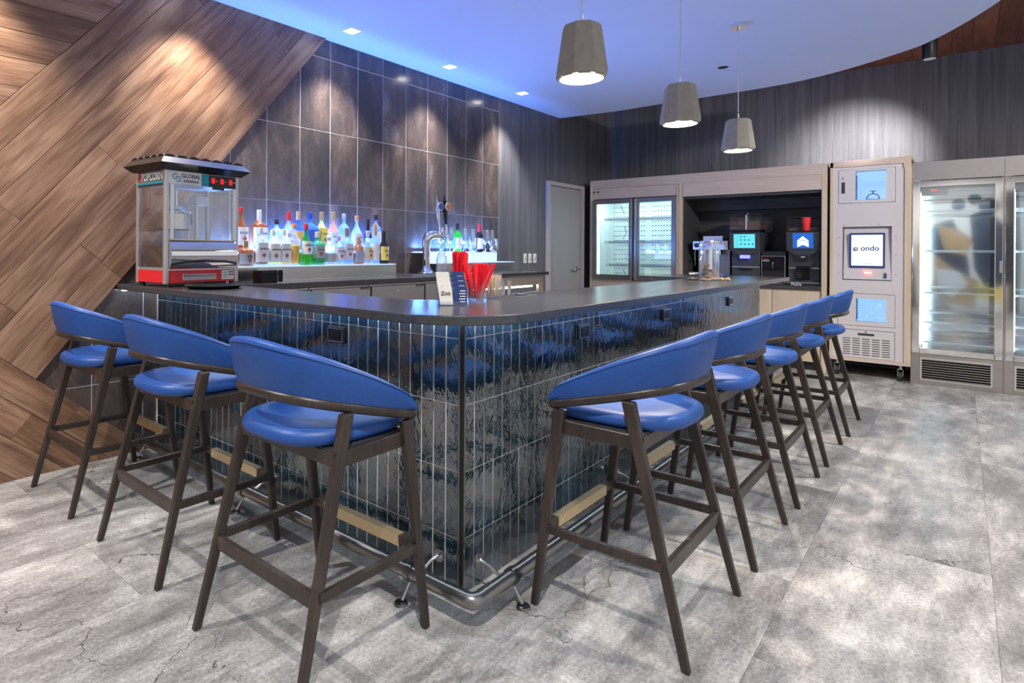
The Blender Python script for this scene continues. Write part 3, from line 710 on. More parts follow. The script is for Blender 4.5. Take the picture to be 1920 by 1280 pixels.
BK = [(2.395, .325, .050, 'slope', 'amber', 'cap_red', 'amber bottle with red cap and dark lettering, leftmost in the back row', ('label_white', .15, .55), 'amber', 'BULLEIT', .90),
 (2.548, .314, .048, 'square', 'amber', 'cap_white', 'amber bottle with tall white cap and neck band in the back row', ('label_white', .12, .58), 'amber', 'JIM BEAM', .70),
 (2.704, .248, .046, 'round', 'ice', 'cap_black', 'short pale blue round-shouldered bottle with black cap', ('label_white', .1, .5), None, None, .86),
 (2.813, .311, .044, 'slope', 'clear', 'cap_red', 'clear bottle with red neck and leaf-pattern label', ('label_white', .1, .55), 'clear', 'Deep', .80),
 (2.907, .320, .040, 'slope', 'blue', 'cap_gold', 'blue bottle with gold neck and orange label', ('label_orange', .12, .52), 'blue', None, .80),
 (3.025, .317, .050, 'square', 'blue', 'cap_blue', 'wide blue bottle with dark blue cap', ('label_blue', .2, .56), 'ice', None, .86),
 (3.140, .328, .047, 'slope', 'lime', 'cap_gold', 'pale yellow bottle with yellow arched label', ('label_yellow', .15, .6), 'lime', 'Cuervo', .80),
 (3.264, .334, .045, 'slope', 'rose', 'cap_gold', 'pinkish tan bottle with gold cap and white label', ('label_white', .12, .5), 'rose', 'GOSLINGS', .82),
 (3.382, .326, .045, 'round', 'ice', 'cap_silver', 'round-shouldered ice blue bottle with silver cap', ('label_white', .15, .45), 'ice', None, .88),
 (3.528, .315, .046, 'slope', 'clear', 'cap_orange', 'clear bottle with orange cap and tan label in the back row', ('label_tan', .15, .52), 'clear', "Tito's", .88),
 (3.662, .292, .032, 'slope', 'dark', 'cap_black', 'slim black-necked bottle near the right end of back row', ('label_white', .3, .42), None, None, .84),
 (3.789-.03, .336, .046, 'round', 'lilac', 'cap_black', 'lavender blue bottle with dark cap at right end of back row', ('label_white', .12, .55), 'blue', None, .86)]
for x, h, r, st, gl, cp, lb, la, lq, wd, cz in BK:
    bottle(x, YK, ZK, h, r, st, gl, cp, lb, la, lq, wd, capz=cz)
# wine bottles and stemware on the right riser
bottle(4.926, YK-.01, ZK, .300, .037, 'round', 'green', 'cap_black', 'green wine bottle with white label among the glasses', ('label_white', .12, .5), None, None, capz=.80, name='wine_bottle', group='wine bottles among the glasses')
bottle(5.311, YK-.01, ZK, .303, .037, 'round', 'dark', 'cap_red', 'dark red wine bottle with white label and pink-red neck', ('label_white', .12, .5), None, None, capz=.74, name='wine_bottle', group='wine bottles among the glasses')
def wineglass(lb, sc=1.0):
    t = thing('wine_glass', lb, 'wine glass', (0, 0, 0), 0, 'stemmed wine glasses on the lit riser')
    B().lathe([(.034, 0), (.034, .002), (.006, .006), (.004, .012), (.004, .085), (.006, .092)], n=20).obj('stem', 'stemware', t, smooth=40)
    B().lathe([(.005, .088), (.022, .100), (.038, .120), (.045, .145), (.042, .185), (.035, .250), (.034, .250), (.041, .185), (.0438, .146), (.037, .122), (.021, .102), (.004, .092)], n=24).obj('bowl', 'stemware', t, smooth=60)
    return t
gl = wineglass('wine glass at left end of the upper lit step, beside the tap')
for x, y, z, lb in ((4.668, YK, ZK, None), (4.815, YK, ZK, 'wine glass left of the green wine bottle on upper step'), (5.042, YK, ZK, 'wine glass right of the green wine bottle on upper step'),
                    (5.184, YK, ZK, 'wine glass left of the dark wine bottle on upper step'), (5.438, YK, ZK, 'wine glass right of the dark wine bottle on upper step'), (5.52, YK-.0, ZK, 'wine glass at right end of the upper lit step'),
                    (5.034, 3.78, ZF, 'lower-step wine glass below the middle of the row'), (5.414, 3.78, ZF, 'lower-step wine glass at the right end')):
    g = gl if lb is None else copy_tree(gl)
    g.location = (x+(.012 if x == 5.52 else 0), y, z)
    if lb: g['label'] = lb
# glass carafe beside the tap
t = thing('glass_carafe', 'small clear glass decanter with stopper standing beside the beer tap', 'decanter', (4.26, 3.56, ZT))
B().lathe([(.045, 0), (.05, .008), (.05, .15), (.046, .18), (.02, .215), (.016, .235), (.022, .245)], n=22).obj('body', 'stemware', t, smooth=50)
B().lathe([(.012, .236), (.014, .250), (.022, .268), (.024, .290), (.012, .305)], n=18).obj('stopper', 'stemware', t, smooth=50)
B().lathe([(.044, .006), (.045, .09)], n=18).obj('water', 'clear_acrylic', t)

# beer tap tower
t = thing('beer_tap', 'polished chrome beer tower with two tall tap handles on back counter', 'beer tap', (4.12, 3.62, ZT))
B().box(-.24, .07, -.14, .08, 0, .012).obj('drip_tray', 'brushed_steel', t, bev=.003)
dt = B()
for i in range(9): dt.box(-.22+.033*i, -.21+.033*i, -.12, .06, .012, .0145)
dt.obj('tray_grille', 'dark_steel', t)
B().lathe([(.085, .012), (.085, .018), (.06, .032), (.04, .055), (.033, .085)], (.0, 0, 0), 28).obj('base_flange', 'chrome', t, smooth=60)
B().tube([(0, 0, .06), (-.005, 0, .16), (-.012, 0, .26), (-.012, -.004, .315), (.004, -.014, .352), (.05, -.03, .372), (.12, -.045, .37), (.165, -.055, .352)], [.031, .031, .034, .040, .044, .040, .034, .028], 20).obj('column', 'chrome', t, smooth=True)
for i, (x, y, dx, hm, bm_) in enumerate(((.085, -.055, -.045, 'chrome', 'label_blue'), (.165, -.07, -.03, 'black_gloss', 'cap_orange'))):
    fa = B(); fa.cyl((x, y+.02, .372), (x, y-.03, .378), .013); fa.lathe([(.013, .36), (.016, .385), (.010, .41), (.014, .43), (.009, .45), (.013, .465)], (x, y-.02, 0), 16); fa.tube([(x, y-.03, .375), (x, y-.055, .36), (x, y-.06, .31)], .008, 10)
    fo = fa.obj('faucet', 'chrome', t, smooth=True)
    hb = B(); p0 = Vector((x, y-.02, .46)); p1 = Vector((x+dx, y-.02, .735)); rs_ = [.011, .014, .017, .019, .024, .026, .018, .006, .002]
    hb.tube([p0.lerp(p1, k/8) for k in range(9)], rs_, 14).obj('tap_handle', hm, fo, smooth=True)
    c0 = p0.lerp(p1, .60)+Vector((.012, -.022, 0)); bb = B(); bb.cyl(c0, c0+Vector((0, -.012, 0)), .037, n=24); bb.obj('badge', 'aluminium', fo, smooth=True)
    b2 = B(); b2.cyl(c0+Vector((0, -.012, 0)), c0+Vector((0, -.0135, 0)), .031, n=24); b2.obj('badge_face', bm_, fo)
# dark dish near the riser
t = thing('napkin_caddy', 'small black glossy rectangular caddy on back counter below bottles', 'caddy', (2.36, 3.52, ZT))
B().box(-.085, .085, -.05, .05, 0, .085).obj('body', 'black_gloss', t, bev=.006); B().frame('y', -.052, .052, .045, .09, .0, .09, .003).obj('side_frame', 'chrome', t)

# ================================================================ POPCORN CART
PA = R(4.5)
t = thing('popcorn_machine', 'countertop popcorn machine with red base, glass sides and dark roof', 'popcorn machine', (1.613, 3.45, ZT), PA)
W_, D_, z0, z1 = .505, .335, .022, .690
for i, (x, y) in enumerate(((.03, .03), (W_-.03, .03), (.03, D_-.03), (W_-.03, D_-.03))):
    b = B(); b.cyl((x, y, 0), (x, y, z0), .018, .014, 14); b.obj('rubber_foot', 'black_plastic', t)
base = B(); base.box(.012, W_-.012, .006, D_-.006, z0, .098); bo = base.obj('base', 'red_enamel', t, bev=.003)
B().box(.115, .345, .000, .007, .035, .075).obj('drawer_front', 'mirror_steel', bo, bev=.002); B().box(.385, .475, .003, .0065, .035, .092).obj('rating_plate', 'white_plastic', bo)
for j in range(4): pass
w1 = B()
for j in range(5): w1.box(.392, .43, .0022, .003, .082-.009*j, .084-.009*j)
for j in range(2):
    for q in range(2): w1.box(.438+.018*q, .450+.018*q, .0022, .003, .060+.016*j, .070+.016*j)
w1.obj('plate_print', 'ink', bo)
for x, y in ((0, 0), (W_-.024, 0), (0, D_-.024), (W_-.024, D_-.024)):
    b = B(); b.box(x, x+.024, y, y+.024, z0-.004, z1); po = b.obj('corner_post', 'aluminium', t, bev=.002)
    g = B(); g.box(x+.010, x+.0125, y-.0006, y, z0, z1); g.box(x+.017, x+.0185, y-.0006, y, z0, z1); g.obj('post_groove', 'dark_steel', po)
for y in (.0, D_-.012):
    B().box(.024, W_-.024, y, y+.012, .098, .108).obj('lower_rail', 'aluminium', t)
B().box(.003, .012, .024, D_-.024, .098, .115).obj('lower_rail', 'aluminium', t); B().box(.004, .012, .024, D_-.024, z0+.004, .098).obj('side_base', 'red_enamel', t)
# header panels with print
hd = B().box(.024, W_-.024, -.001, .010, .612, z1).obj('front_header', 'white_plastic', t)
ox_ = .024
B().box(.255, .481, -.0025, -.001, .612, .686).obj('control_strip', 'black_plastic', hd); B().prism([(.235, -.0028), (.285, -.0028), (.285, -.001), (.235, -.001)], .612, .686).obj('teal_stripe', 'teal_print', hd)
text('lettering', 'GLOBAL', .034, (.165, -.0018, .662), '-y', 'ink', hd, .0006); text('lettering', 'solutions', .028, (.165, -.0018, .634), '-y', 'ink', hd, .0006)
lg = B()
for c0, mm in (((.062, .656), 0), ((.080, .640), 1)):
    lg.tube([(c0[0]+.015*math.cos(a), -.002, c0[1]+.015*math.sin(a)) for a in [R(40+280*q/14+180*mm) for q in range(15)]], .0026, 6)
lg.obj('swirl_logo', 'teal_print', hd)
for i, x in enumerate((.315, .378, .441)):
    B().box(x-.012, x+.012, -.007, -.002, .635, .668).obj('rocker_switch', 'switch_red', hd, bev=.002)
    B().box(x+.018, x+.034, -.003, -.0025, .650, .653).obj('switch_mark', 'white_ink', hd)
sh = B().box(-.001, .010, .024, D_-.024, .600, z1).obj('side_header', 'header_grey', t)
B().box(-.002, -.001, .024, D_-.024, .600, .612).obj('black_stripe', 'ink', sh); B().box(-.0024, -.001, .024, D_-.024, .612, .624).obj('teal_stripe', 'teal_print', sh)
st = B()
for q in range(3): st.prism([(-.0022, .272+.011*q), (-.001, .272+.011*q), (-.001, .278+.011*q), (-.0022, .278+.011*q)], .63, .68)
st.obj('red_stripes', 'red_enamel', sh)
text('lettering', 'POPCORN', .064, (-.0035, .143, .654), 'left', 'white_ink', sh, .001, sx=.80)
# glazing
B().box(.002, .006, .024, D_-.024, .115, .600).obj('side_pane', 'clear_pane', t); B().box(W_-.006, W_-.002, .024, D_-.024, .108, .612).obj('side_pane', 'clear_pane', t)
B().box(.024, W_-.024, D_-.006, D_-.002, .098, .612).obj('back_pane', 'clear_pane', t)
fd = B().box(.030, W_-.030, -.006, -.002, .285, .608).obj('front_door', 'clear_pane', t)
fdf = B(); fdf.box(.028, .050, -.009, -.001, .283, .610); fdf.box(W_-.05, W_-.028, -.009, -.001, .283, .610); fdf.obj('door_edge', 'aluminium', fd)
B().box(.028, W_-.028, -.009, -.002, .278, .285).obj('door_lip', 'brass', fd)
hp = B(); hp.box(W_-.2, W_-.12, -.02, -.009, .595, .612); hp.obj('door_latch', 'black_plastic', fd, bev=.002)
# curved polished lower door
cbm = B(); rs_ = []
for q in range(9):
    f_ = q/8; zz = .105+.172*f_; yy = -.004-.028*math.sin(PI*f_)**.8 if 0 < f_ < 1 else -.004
    rs_.append([(.026, yy, zz), (W_-.026, yy, zz), (W_-.026, .004, zz), (.026, .004, zz)])
cbm.rings(rs_).obj('serving_flap', 'mirror_steel', t, smooth=60)
B().tube([(.03, -.018, .135), (.12, -.030, .150), (W_/2, -.034, .155), (W_-.12, -.030, .150), (W_-.03, -.018, .135)], .007, 10).obj('flap_handle', 'black_plastic', t, smooth=True)
# kettle assembly
kt = B(); kt.lathe([(.088, .340), (.098, .347), (.098, .440), (.094, .442)], (.145, .15, 0), 30); ko = kt.obj('kettle', 'brushed_steel', t, smooth=50)
B().lathe([(.100, .442), (.102, .455), (.07, .468), (.066, .486), (.02, .492)], (.145, .15, 0), 30).obj('kettle_lid', 'chrome', ko, smooth=50)
B().tube([(.238, .17, .42), (.27, .165, .44), (.275, .165, .39), (.25, .17, .36)], .004, 8).obj('kettle_handle', 'black_plastic', ko, smooth=True)
B().cyl((.135, .17, .49), (.135, .17, .612), .022, n=20).obj('kettle_column', 'aluminium', t, smooth=True); B().cyl((.172, .17, .49), (.172, .17, .612), .007, n=12).obj('stirrer_rod', 'chrome', t, smooth=True)
hm = B(); hm.box(.285, .375, .14, .23, .505, .565); hm.obj('motor_box', 'white_plastic', t, bev=.012); B().cyl((.33, .2, .11), (.33, .2, .505), .014, n=16).obj('rear_post', 'aluminium', t, smooth=True)
B().box(.024, W_-.024, .012, D_-.012, .100, .106).obj('deck', 'brushed_steel', t); B().box(.024, W_-.024, .02, D_-.012, .612, .618).obj('canopy_ceiling', 'aluminium', t)
B().box(.03, .46, .05, .30, .106, .25).obj('lower_tray', 'dark_steel', t)
# roof : flared eaves and corrugated edge
rf = B(); e0, e1, ez = .012, .055, .115
rf.rings([[(-e0, -e0, z1-.002), (W_+e0, -e0, z1-.002), (W_+e0, D_+e0, z1-.002), (-e0, D_+e0, z1-.002)], [(-e1, -e1, z1+.034), (W_+e1, -e1, z1+.034), (W_+e1, D_+e1, z1+.034), (-e1, D_+e1, z1+.034)],
          [(-.02, -.02, z1+.072), (W_+.02, -.02, z1+.072), (W_+.02, D_+.02, z1+.072), (-.02, D_+.02, z1+.072)]]).obj('roof', 'black_gloss', t, bev=.002)
rt = B(); rt.rings([[(-e1, -e1, z1+.036), (W_+e1, -e1, z1+.036), (W_+e1, D_+e1, z1+.036), (-e1, D_+e1, z1+.036)], [(-.022, -.022, z1+.074), (W_+.022, -.022, z1+.074), (W_+.022, D_+.022, z1+.074), (-.022, D_+.022, z1+.074)]]).obj('roof_top_band', 'pipe_steel', t)
def arcs(n, p, q, nm):
    for i in range(n):
        a, b_ = Vector(p).lerp(Vector(q), i/n), Vector(p).lerp(Vector(q), (i+1)/n); bb = B(); mid = (a+b_)/2; hw_ = (b_-a).length/2; d = (b_-a).normalized()
        nrm = Vector((-d.y, d.x, 0)); rs2 = []
        for off in (0, .22):
            rs2.append([mid+d*hw_*math.cos(th)+Vector((0, 0, .018*math.sin(th)))+nrm*off for th in [PI*k_/8 for k_ in range(9)]]+[mid+d*(-hw_+.004)+nrm*off, mid+d*(hw_-.004)+nrm*off])
        bb.rings(rs2).obj(nm, 'black_plastic', t)
arcs(7, (-.02, -.02, z1+.072), (W_+.02, -.02, z1+.072), 'roof_rib'); arcs(5, (-.02, D_+.02, z1+.0725), (-.02, -.02, z1+.0725), 'roof_rib')
# round black tray in front of the machine
t = thing('serving_tray', 'round black non-slip serving tray in front of popcorn machine', 'tray', (1.795, 3.215, ZT))
B().lathe([(.13, 0), (.135, .001), (.158, .016), (.163, .018), (.163, .020), (.156, .019), (.134, .005), (.0, .005)], n=40, cap=False).obj('dish', 'black_plastic', t, smooth=50)
B().lathe([(.001, .0052), (.13, .0055), (.13, .006), (.001, .0065)], n=36, cap=False).obj('rubber_mat', 'charcoal_plastic', t)

# ================================================================ ITEMS ON THE BAR
ang = R(-42)   # faces the corner of the bar
t = thing('menu_stand', 'clear stand of cream and navy cards on the bar beside red straws', 'card holder', (1.93, 1.545, ZT), ang)
for i in range(4):
    dy, dz = .026*i, .019*i
    cp = B(); cp.box(-.062, .062, dy+.012, dy+.014, dz*.9+.002, dz+.075); cp.box(-.062, .062, dy-.004, dy-.002, 0, .018+dz); cp.box(-.062, .062, dy-.004, dy+.014, 0, .002)
    po = cp.obj('holder_tier', 'clear_acrylic', t)
    a = B(); a.rings([[(-.056, dy+.004, dz+.004), (-.002, dy+.004, dz+.004), (-.010, dy+.009, dz+.078), (-.066, dy+.009, dz+.078)], [(-.056, dy+.007, dz+.004), (-.002, dy+.007, dz+.004), (-.010, dy+.012, dz+.078), (-.066, dy+.012, dz+.078)]]); co = a.obj('cream_cards', 'cream_card', t)
    a = B(); a.rings([[(.004, dy+.006, dz+.004), (.054, dy+.006, dz+.004), (.056, dy+.011, dz+.072), (.046, dy+.012, dz+.080), (.004, dy+.012, dz+.080), (-.006, dy+.010, dz+.045)], [(.004, dy+.009, dz+.004), (.054, dy+.009, dz+.004), (.056, dy+.014, dz+.072), (.046, dy+.015, dz+.080), (.004, dy+.015, dz+.080), (-.006, dy+.013, dz+.045)]]); no_ = a.obj('navy_cards', 'navy_card', t)
    text('lettering', 'Zink', .022, (-.034, dy+.0035, dz+.050), 0.0, 'ink', co, .0004)
    pr = B()
    for q in range(5): pr.box(.026-.004*(q % 2), .048, dy+.004, dy+.0065, dz+.014+.011*q, dz+.018+.011*q)
    pr.obj('card_print', 'white_ink', no_)
def cup(x, y, label, kind, h=.1, r=.043, nm='tumbler'):
    t = thing(nm, label, 'cup', (x, y, ZT))
    B().lathe([(r*.78, 0), (r*.82, .006), (r, h), (r*.95, h), (r*.77, .010), (.001, .010)], n=24, cap=False).obj('glass', 'stemware', t, smooth=50)
    cut = B()
    for q in range(3):
        for k_ in range(14):
            a = 2*PI*k_/14+q*.22; cut.cbox((r*(.83+.04*q)*math.cos(a), r*(.83+.04*q)*math.sin(a), .012+.011*q), (.006, .006, .008))
    cut.obj('cut_pattern', 'stemware', t); return t
cup(2.21, 1.640, 'cut-glass tumbler holding the fanned red straws', 0)
cup(2.372, 1.655, 'cut-glass tumbler packed with wooden picks', 0, .098, .042)
cup(2.21, 1.79-.07, 'tall clear cup of upright red straws behind the card holder', 0, .10, .036, 'straw_cup').location = (2.165, 1.70, ZT)
# straws
def bundle(x, y, n, h, r0, r1, mat, nm, label, cat, grp, thick, wrap=None):
    for i in range(n):
        a = random.random()*2*PI; q = math.sqrt((i+.5)/n); dx, dy = math.cos(a)*q, math.sin(a)*q
        hh = h*random.uniform(.93, 1.0)
        b = B(); b.cyl((dx*r0, dy*r0, .012), (dx*r1, dy*r1, hh), thick, n=6); o = b.obj(nm, mat, smooth=True, loc=(x, y, ZT)); tag(o, label, cat, grp)
        if wrap:
            b = B(); b.cyl((dx*r1, dy*r1, hh), (dx*r1*1.02, dy*r1*1.02, hh+.006), thick*1.7, n=6); b.obj('frill', wrap, o)
bundle(2.21, 1.640, 55, .17, .026, .088, 'red_straw', 'straw', 'one of the red straws fanned out of the glass tumbler', 'straw', 'fanned red straws', .0032)
bundle(2.165, 1.70, 45, .225, .027, .036, 'red_straw', 'straw', 'one of the tall red straws standing in the rear cup', 'straw', 'upright red straws', .0042)
bundle(2.372, 1.655, 60, .112, .028, .034, 'pick_wood', 'cocktail_pick', 'one of the wooden picks packed in the right tumbler', 'cocktail pick', 'wooden cocktail picks', .0015, 'stemware')
# tall jar of corks and twigs on the far part of the bar
t = thing('glass_jar', 'tall clear glass cylinder of corks on the far part of the bar', 'jar', (5.10, 1.49, ZT))
B().lathe([(.072, 0), (.075, .004), (.075, .31), (.071, .31), (.071, .010), (.001, .010)], n=28, cap=False).obj('glass', 'stemware', t, smooth=50)
B().lathe([(.076, .300), (.079, .303), (.079, .311), (.076, .314)], n=28).obj('rim', 'chrome', t, smooth=True)
for i in range(16):
    a = random.random()*6.28; q = random.random()*.045; z = .025+.013*(i//2); d = Vector((random.uniform(-1, 1), random.uniform(-1, 1), random.uniform(-.4, .4))).normalized()*.02
    p = Vector((math.cos(a)*q, math.sin(a)*q, z)); b = B(); b.cyl(p-d, p+d, .011, n=10); o = b.obj('cork', 'cork', smooth=True, loc=(5.10, 1.49, ZT)); tag(o, 'one of the corks lying in the tall glass jar', 'cork', 'corks in the tall jar')
b = B(); b.lathe([(.014, .0), (.014, .16), (.006, .19), (.006, .21)], n=14); o = b.obj('small_bottle', 'label_white', smooth=True, loc=(5.08, 1.475, ZT+.09)); tag(o, 'slim white-labelled miniature bottle standing in the tall glass jar', 'bottle')
b = B()
for i in range(46):
    a = random.random()*6.28; r_ = random.uniform(.085, .15); p = Vector((math.cos(a)*r_, math.sin(a)*r_, random.uniform(.006, .02))); d = Vector((random.uniform(-1, 1), random.uniform(-1, 1), random.uniform(-.1, .2)))*.03; d.z = max(-.004, min(.006, d.z)); b.cyl(p-d, p+d, random.uniform(.003, .006), n=6)
o = b.obj('twig_wreath', 'twig', loc=(5.10, 1.49, ZT)); tag(o, 'loose ring of brown twigs round the base of the tall jar', 'wreath', None, 'stuff')

t = thing('bar_strainer', 'small steel cocktail strainer on the bar right of wooden picks', 'strainer', (2.66, 1.70, ZT))
B().lathe([(.036, .002), (.042, .004), (.042, .008), (.036, .010)], n=20).obj('disc', 'chrome', t, smooth=40); B().bar((.03, 0, .008), (.15, -.01, .012), .012, .004).obj('handle', 'chrome', t)
# ================================================================ PENDANTS, DOWNLIGHTS
def pendant(x, lb):
    y = 1.304; t = thing('pendant_lamp', lb, 'pendant lamp', (x, y, 2.118), 0, 'concrete pendant lamps over the bar')
    b = B(); n = 8
    def rg(r, z, a0=.2): return [(r*math.cos(2*PI*k_/n+a0), r*math.sin(2*PI*k_/n+a0), z) for k_ in range(n)]
    b.rings([rg(.106, .0), rg(.117, .004), rg(.121, .02), rg(.090, .228), rg(.080, .240), rg(.02, .243)], True, False)
    b.rings([rg(.106, .0), rg(.103, .012), rg(.070, .20), rg(.01, .21)], True, False)
    b.obj('shade', 'concrete_shade', t)
    B().cyl((0, 0, .016), (0, 0, .020), .096, n=28).obj('lamp_face', 'pendant_glow', t); 
    B().lathe([(.010, -.012), (.024, -.004), (.030, .010), (.030, .014)], n=20).obj('bulb', 'pendant_glow', t, smooth=True)
    B().frame('x', 0, 0, 0, 0, 0, 0, 0) if 0 else None
    B().lathe([(.101, .000), (.104, -.003), (.098, -.005), (.095, .012)], n=30, cap=False).obj('trim_ring', 'aluminium', t, smooth=True)
    B().cyl((0, 0, .240), (0, 0, .290), .008, n=12).obj('stem_cap', 'chrome', t, smooth=True); B().cyl((0, 0, .30), (0, 0, ZC-2.118-.02), .0035, n=8).obj('cord', 'aluminium', t)
    cn = B(); cn.cyl((0, 0, ZC-2.118-.028), (0, 0, ZC-2.118-.001), .062, n=28); cn.cyl((0, 0, ZC-2.118-.045), (0, 0, ZC-2.118-.028), .010, n=12); cn.obj('canopy', 'chrome', t, smooth=True)
pendant(PEND[0], 'concrete pendant lamp nearest the camera, over the tiled corner'); pendant(PEND[1], 'middle one of the three concrete pendant lamps'); pendant(PEND[2], 'concrete pendant lamp farthest away, with its ceiling canopy in view')
def downl(x, y, lb, grp='square recessed ceiling downlights'):
    t = thing('downlight', lb, 'ceiling light', (x, y, ZC), 0, grp)
    B().frame('x', 0, 0, 0, 0, 0, 0, 0) if 0 else None
    b = B()
    for (a, b_, c, d) in ((-.058, -.05, -.058, .058), (.05, .058, -.058, .058), (-.05, .05, -.058, -.05), (-.05, .05, .05, .058)): b.box(a, b_, c, d, -.003, -.0005)
    b.obj('trim_ring', 'white_plastic', t); B().box(-.05, .05, -.05, .05, -.0022, -.001).obj('lens', 'downlight_glow', t)
lbs = ['square downlight far left above the timber wall', 'square downlight above the upper part of the timber wall', 'leftmost of the three square downlights seen in the ceiling', 'middle one of the three square downlights seen in the ceiling', 'square downlight nearest the far corner of the ceiling']
for (x, y), lb in zip(DOWN, lbs): downl(x, y, lb)
for (x, y), lb in zip(FLOORL, ('square ceiling downlight outside the left row of stools', 'square ceiling downlight near the camera', 'square ceiling downlight outside the second stool on the right', 'square ceiling downlight outside the fourth stool on the right')): downl(x, y, lb, 'ceiling downlights over the stools')
t = thing('sprinkler_plate', 'small dark round concealed sprinkler plate in the blue ceiling', 'sprinkler', (6.273, 1.716, ZC))
B().lathe([(.045, -.004), (.045, -.0005)], n=24).obj('plate', 'black_plastic', t); B().lathe([(.05, -.003), (.05, -.0004)], n=24).obj('ring', 'aluminium', t)
t = thing('track_spotlight', 'black cylinder spotlight hanging on a white track below timber ceiling', 'spotlight', (7.62, .235, 3.20))
B().lathe([(.055, 0), (.058, .004), (.058, .20), (.04, .21)], n=26).obj('housing', 'black_plastic', t, smooth=40); B().cyl((0, 0, -.002), (0, 0, .002), .048, n=24).obj('lens', 'white_plastic', t)
B().cyl((0, 0, .2), (0, 0, .27), .012, n=10).obj('stem', 'white_plastic', t); B().box(-.5, .9, -.02, .02, .27, .295).obj('track', 'white_plastic', t)

# light switches
for i, x in enumerate((6.42, 6.535, 6.65)):
    t = thing('wall_switch', ['left', 'middle', 'right'][i]+' one of three white wall switches beside the door', 'switch', (x, YW, 1.228), 0, 'white wall switches')
    B().box(-.035, .035, -.006, 0, -.058, .058).obj('plate', 'white_plastic', t, bev=.002); B().box(-.016, .016, -.009, -.006, -.033, .033).obj('rocker', 'aluminium', t); B().box(-.004, .004, -.011, -.009, -.02, .0).obj('slider', 'ink', t)

# ================================================================ FAR WALL JOINERY
XF = 7.9
t = thing('wall_cabinet', 'pale oak joinery surround housing the glass cooler and coffee niche', 'cabinet', (XF, 1.1, 0))
def bx(nm, mat, x0, x1, y0, y1, z0, z1, **k):
    return B().box(x0-XF, x1-XF, y0-1.1, y1-1.1, z0, z1).obj(nm, mat, t, **k)
bx('top_panel', 'pale_oak_h', XF, XW, 1.095, 3.885, 2.19, 2.305)
bx('header_panel', 'pale_oak_h', XF+.015, XF+.04, 2.70, 3.84, 2.045, 2.19); bx('header_panel', 'pale_oak_h', XF+.004, XF+.04, 1.145, 2.63, 2.02, 2.19)
bx('end_panel', 'pale_oak_v', XF, XW, 3.845, 3.885, 0, 2.19); bx('divider_panel', 'pale_oak_v', XF, XW, 2.635, 2.672, 0, 2.19); bx('stile', 'pale_oak_v', XF+.008, XF+.03, 2.672, 2.705, .0, 2.19); bx('end_panel', 'pale_oak_v', XF, XW, 1.095, 1.145, 0, 2.19)
bx('base_panel', 'pale_oak_h', XF+.004, XF+.04, 2.705, 3.84, .08, .925, bev=.001)
bx('cabinet_door', 'pale_oak_v', XF+.02, XF+.04, 1.152, 1.625, .10, .90, bev=.001); bx('cabinet_door', 'pale_oak_v', XF+.02, XF+.04, 1.630, 2.13, .10, .90, bev=.001); bx('cabinet_door', 'pale_oak_v', XF+.02, XF+.04, 2.135, 2.63, .10, .90, bev=.001)
bx('plinth', 'black_plastic', XF+.08, XF+.1, 1.145, 3.84, 0, .10)
bx('niche_counter', 'stone_top', XF-.005, XW, 1.145, 2.635, .905, .945); bx('niche_back', 'dark_laminate', 8.62, 8.64, 1.145, 2.635, .945, 1.93); bx('niche_side', 'dark_laminate', XF+.04, 8.62, 2.62, 2.634, .945, 2.02)
bx('niche_side', 'dark_laminate', XF+.04, 8.62, 1.146, 1.16, .945, 2.02); bx('niche_top', 'dark_laminate', XF+.04, 8.64, 1.16, 2.62, 1.99, 2.02); bx('niche_valance', 'dark_laminate', 8.45, 8.62, 1.16, 2.62, 1.86, 1.99)
# two-door glass cooler
c = thing('glass_door_cooler', 'two-door glass cooler, empty and lit inside, built into the oak joinery', 'cooler', (XF, 3.27, .93))
def cx_(nm, mat, x0, x1, y0, y1, z0, z1, par=None, **k):
    return B().box(x0, x1, y0-3.27, y1-3.27, z0-.93, z1-.93).obj(nm, mat, par or c, **k)
cx_('back_liner', 'fridge_liner', .60, .62, 2.72, 3.82, .94, 2.03); cx_('side_liner', 'fridge_liner', .03, .60, 3.80, 3.82, .94, 2.03); cx_('side_liner', 'fridge_liner', .03, .60, 2.72, 2.74, .94, 2.03)
cx_('floor_liner', 'fridge_liner', .03, .60, 2.74, 3.80, .94, .96); cx_('top_liner', 'fridge_liner', .03, .60, 2.74, 3.80, 2.01, 2.03)
for y in (3.775, 3.27, 2.765): cx_('light_tube', 'cooler_glow', .035, .055, y-.008, y+.008, .98, 2.0)
for z in (1.76, 1.445, 1.13):
    sh_ = cx_('shelf', 'clear_pane', .12, .58, 2.76, 3.70, z, z+.012); cx_('shelf_front', 'aluminium', .10, .12, 2.75, 3.72, z-.018, z+.022, sh_)
sl = B()
for zi in range(15):
    z = 1.0+.068*zi
    for yi in range(26):
        y = 2.78+.04*yi
        if yi in (12, 13): continue
        sl.box(.598, .600, y-3.27, y+.024-3.27, z-.93, z+.008-.93)
sl.obj('vent_slots', 'charcoal_plastic', c, kind='stuff')
for (y0, y1, z0, z1) in ((3.66, 3.60, 1.98, 1.86), (3.60, 3.62, 1.68, 1.50), (3.62, 3.58, 1.06, .97)):
    B().tube([(.5, y0-3.27, z0-.93), (.5, y0-.03-3.27, (z0+z1)/2-.93), (.5, y1-3.27, z1-.93)], .004, 6).obj('cable', 'wire_black', c)
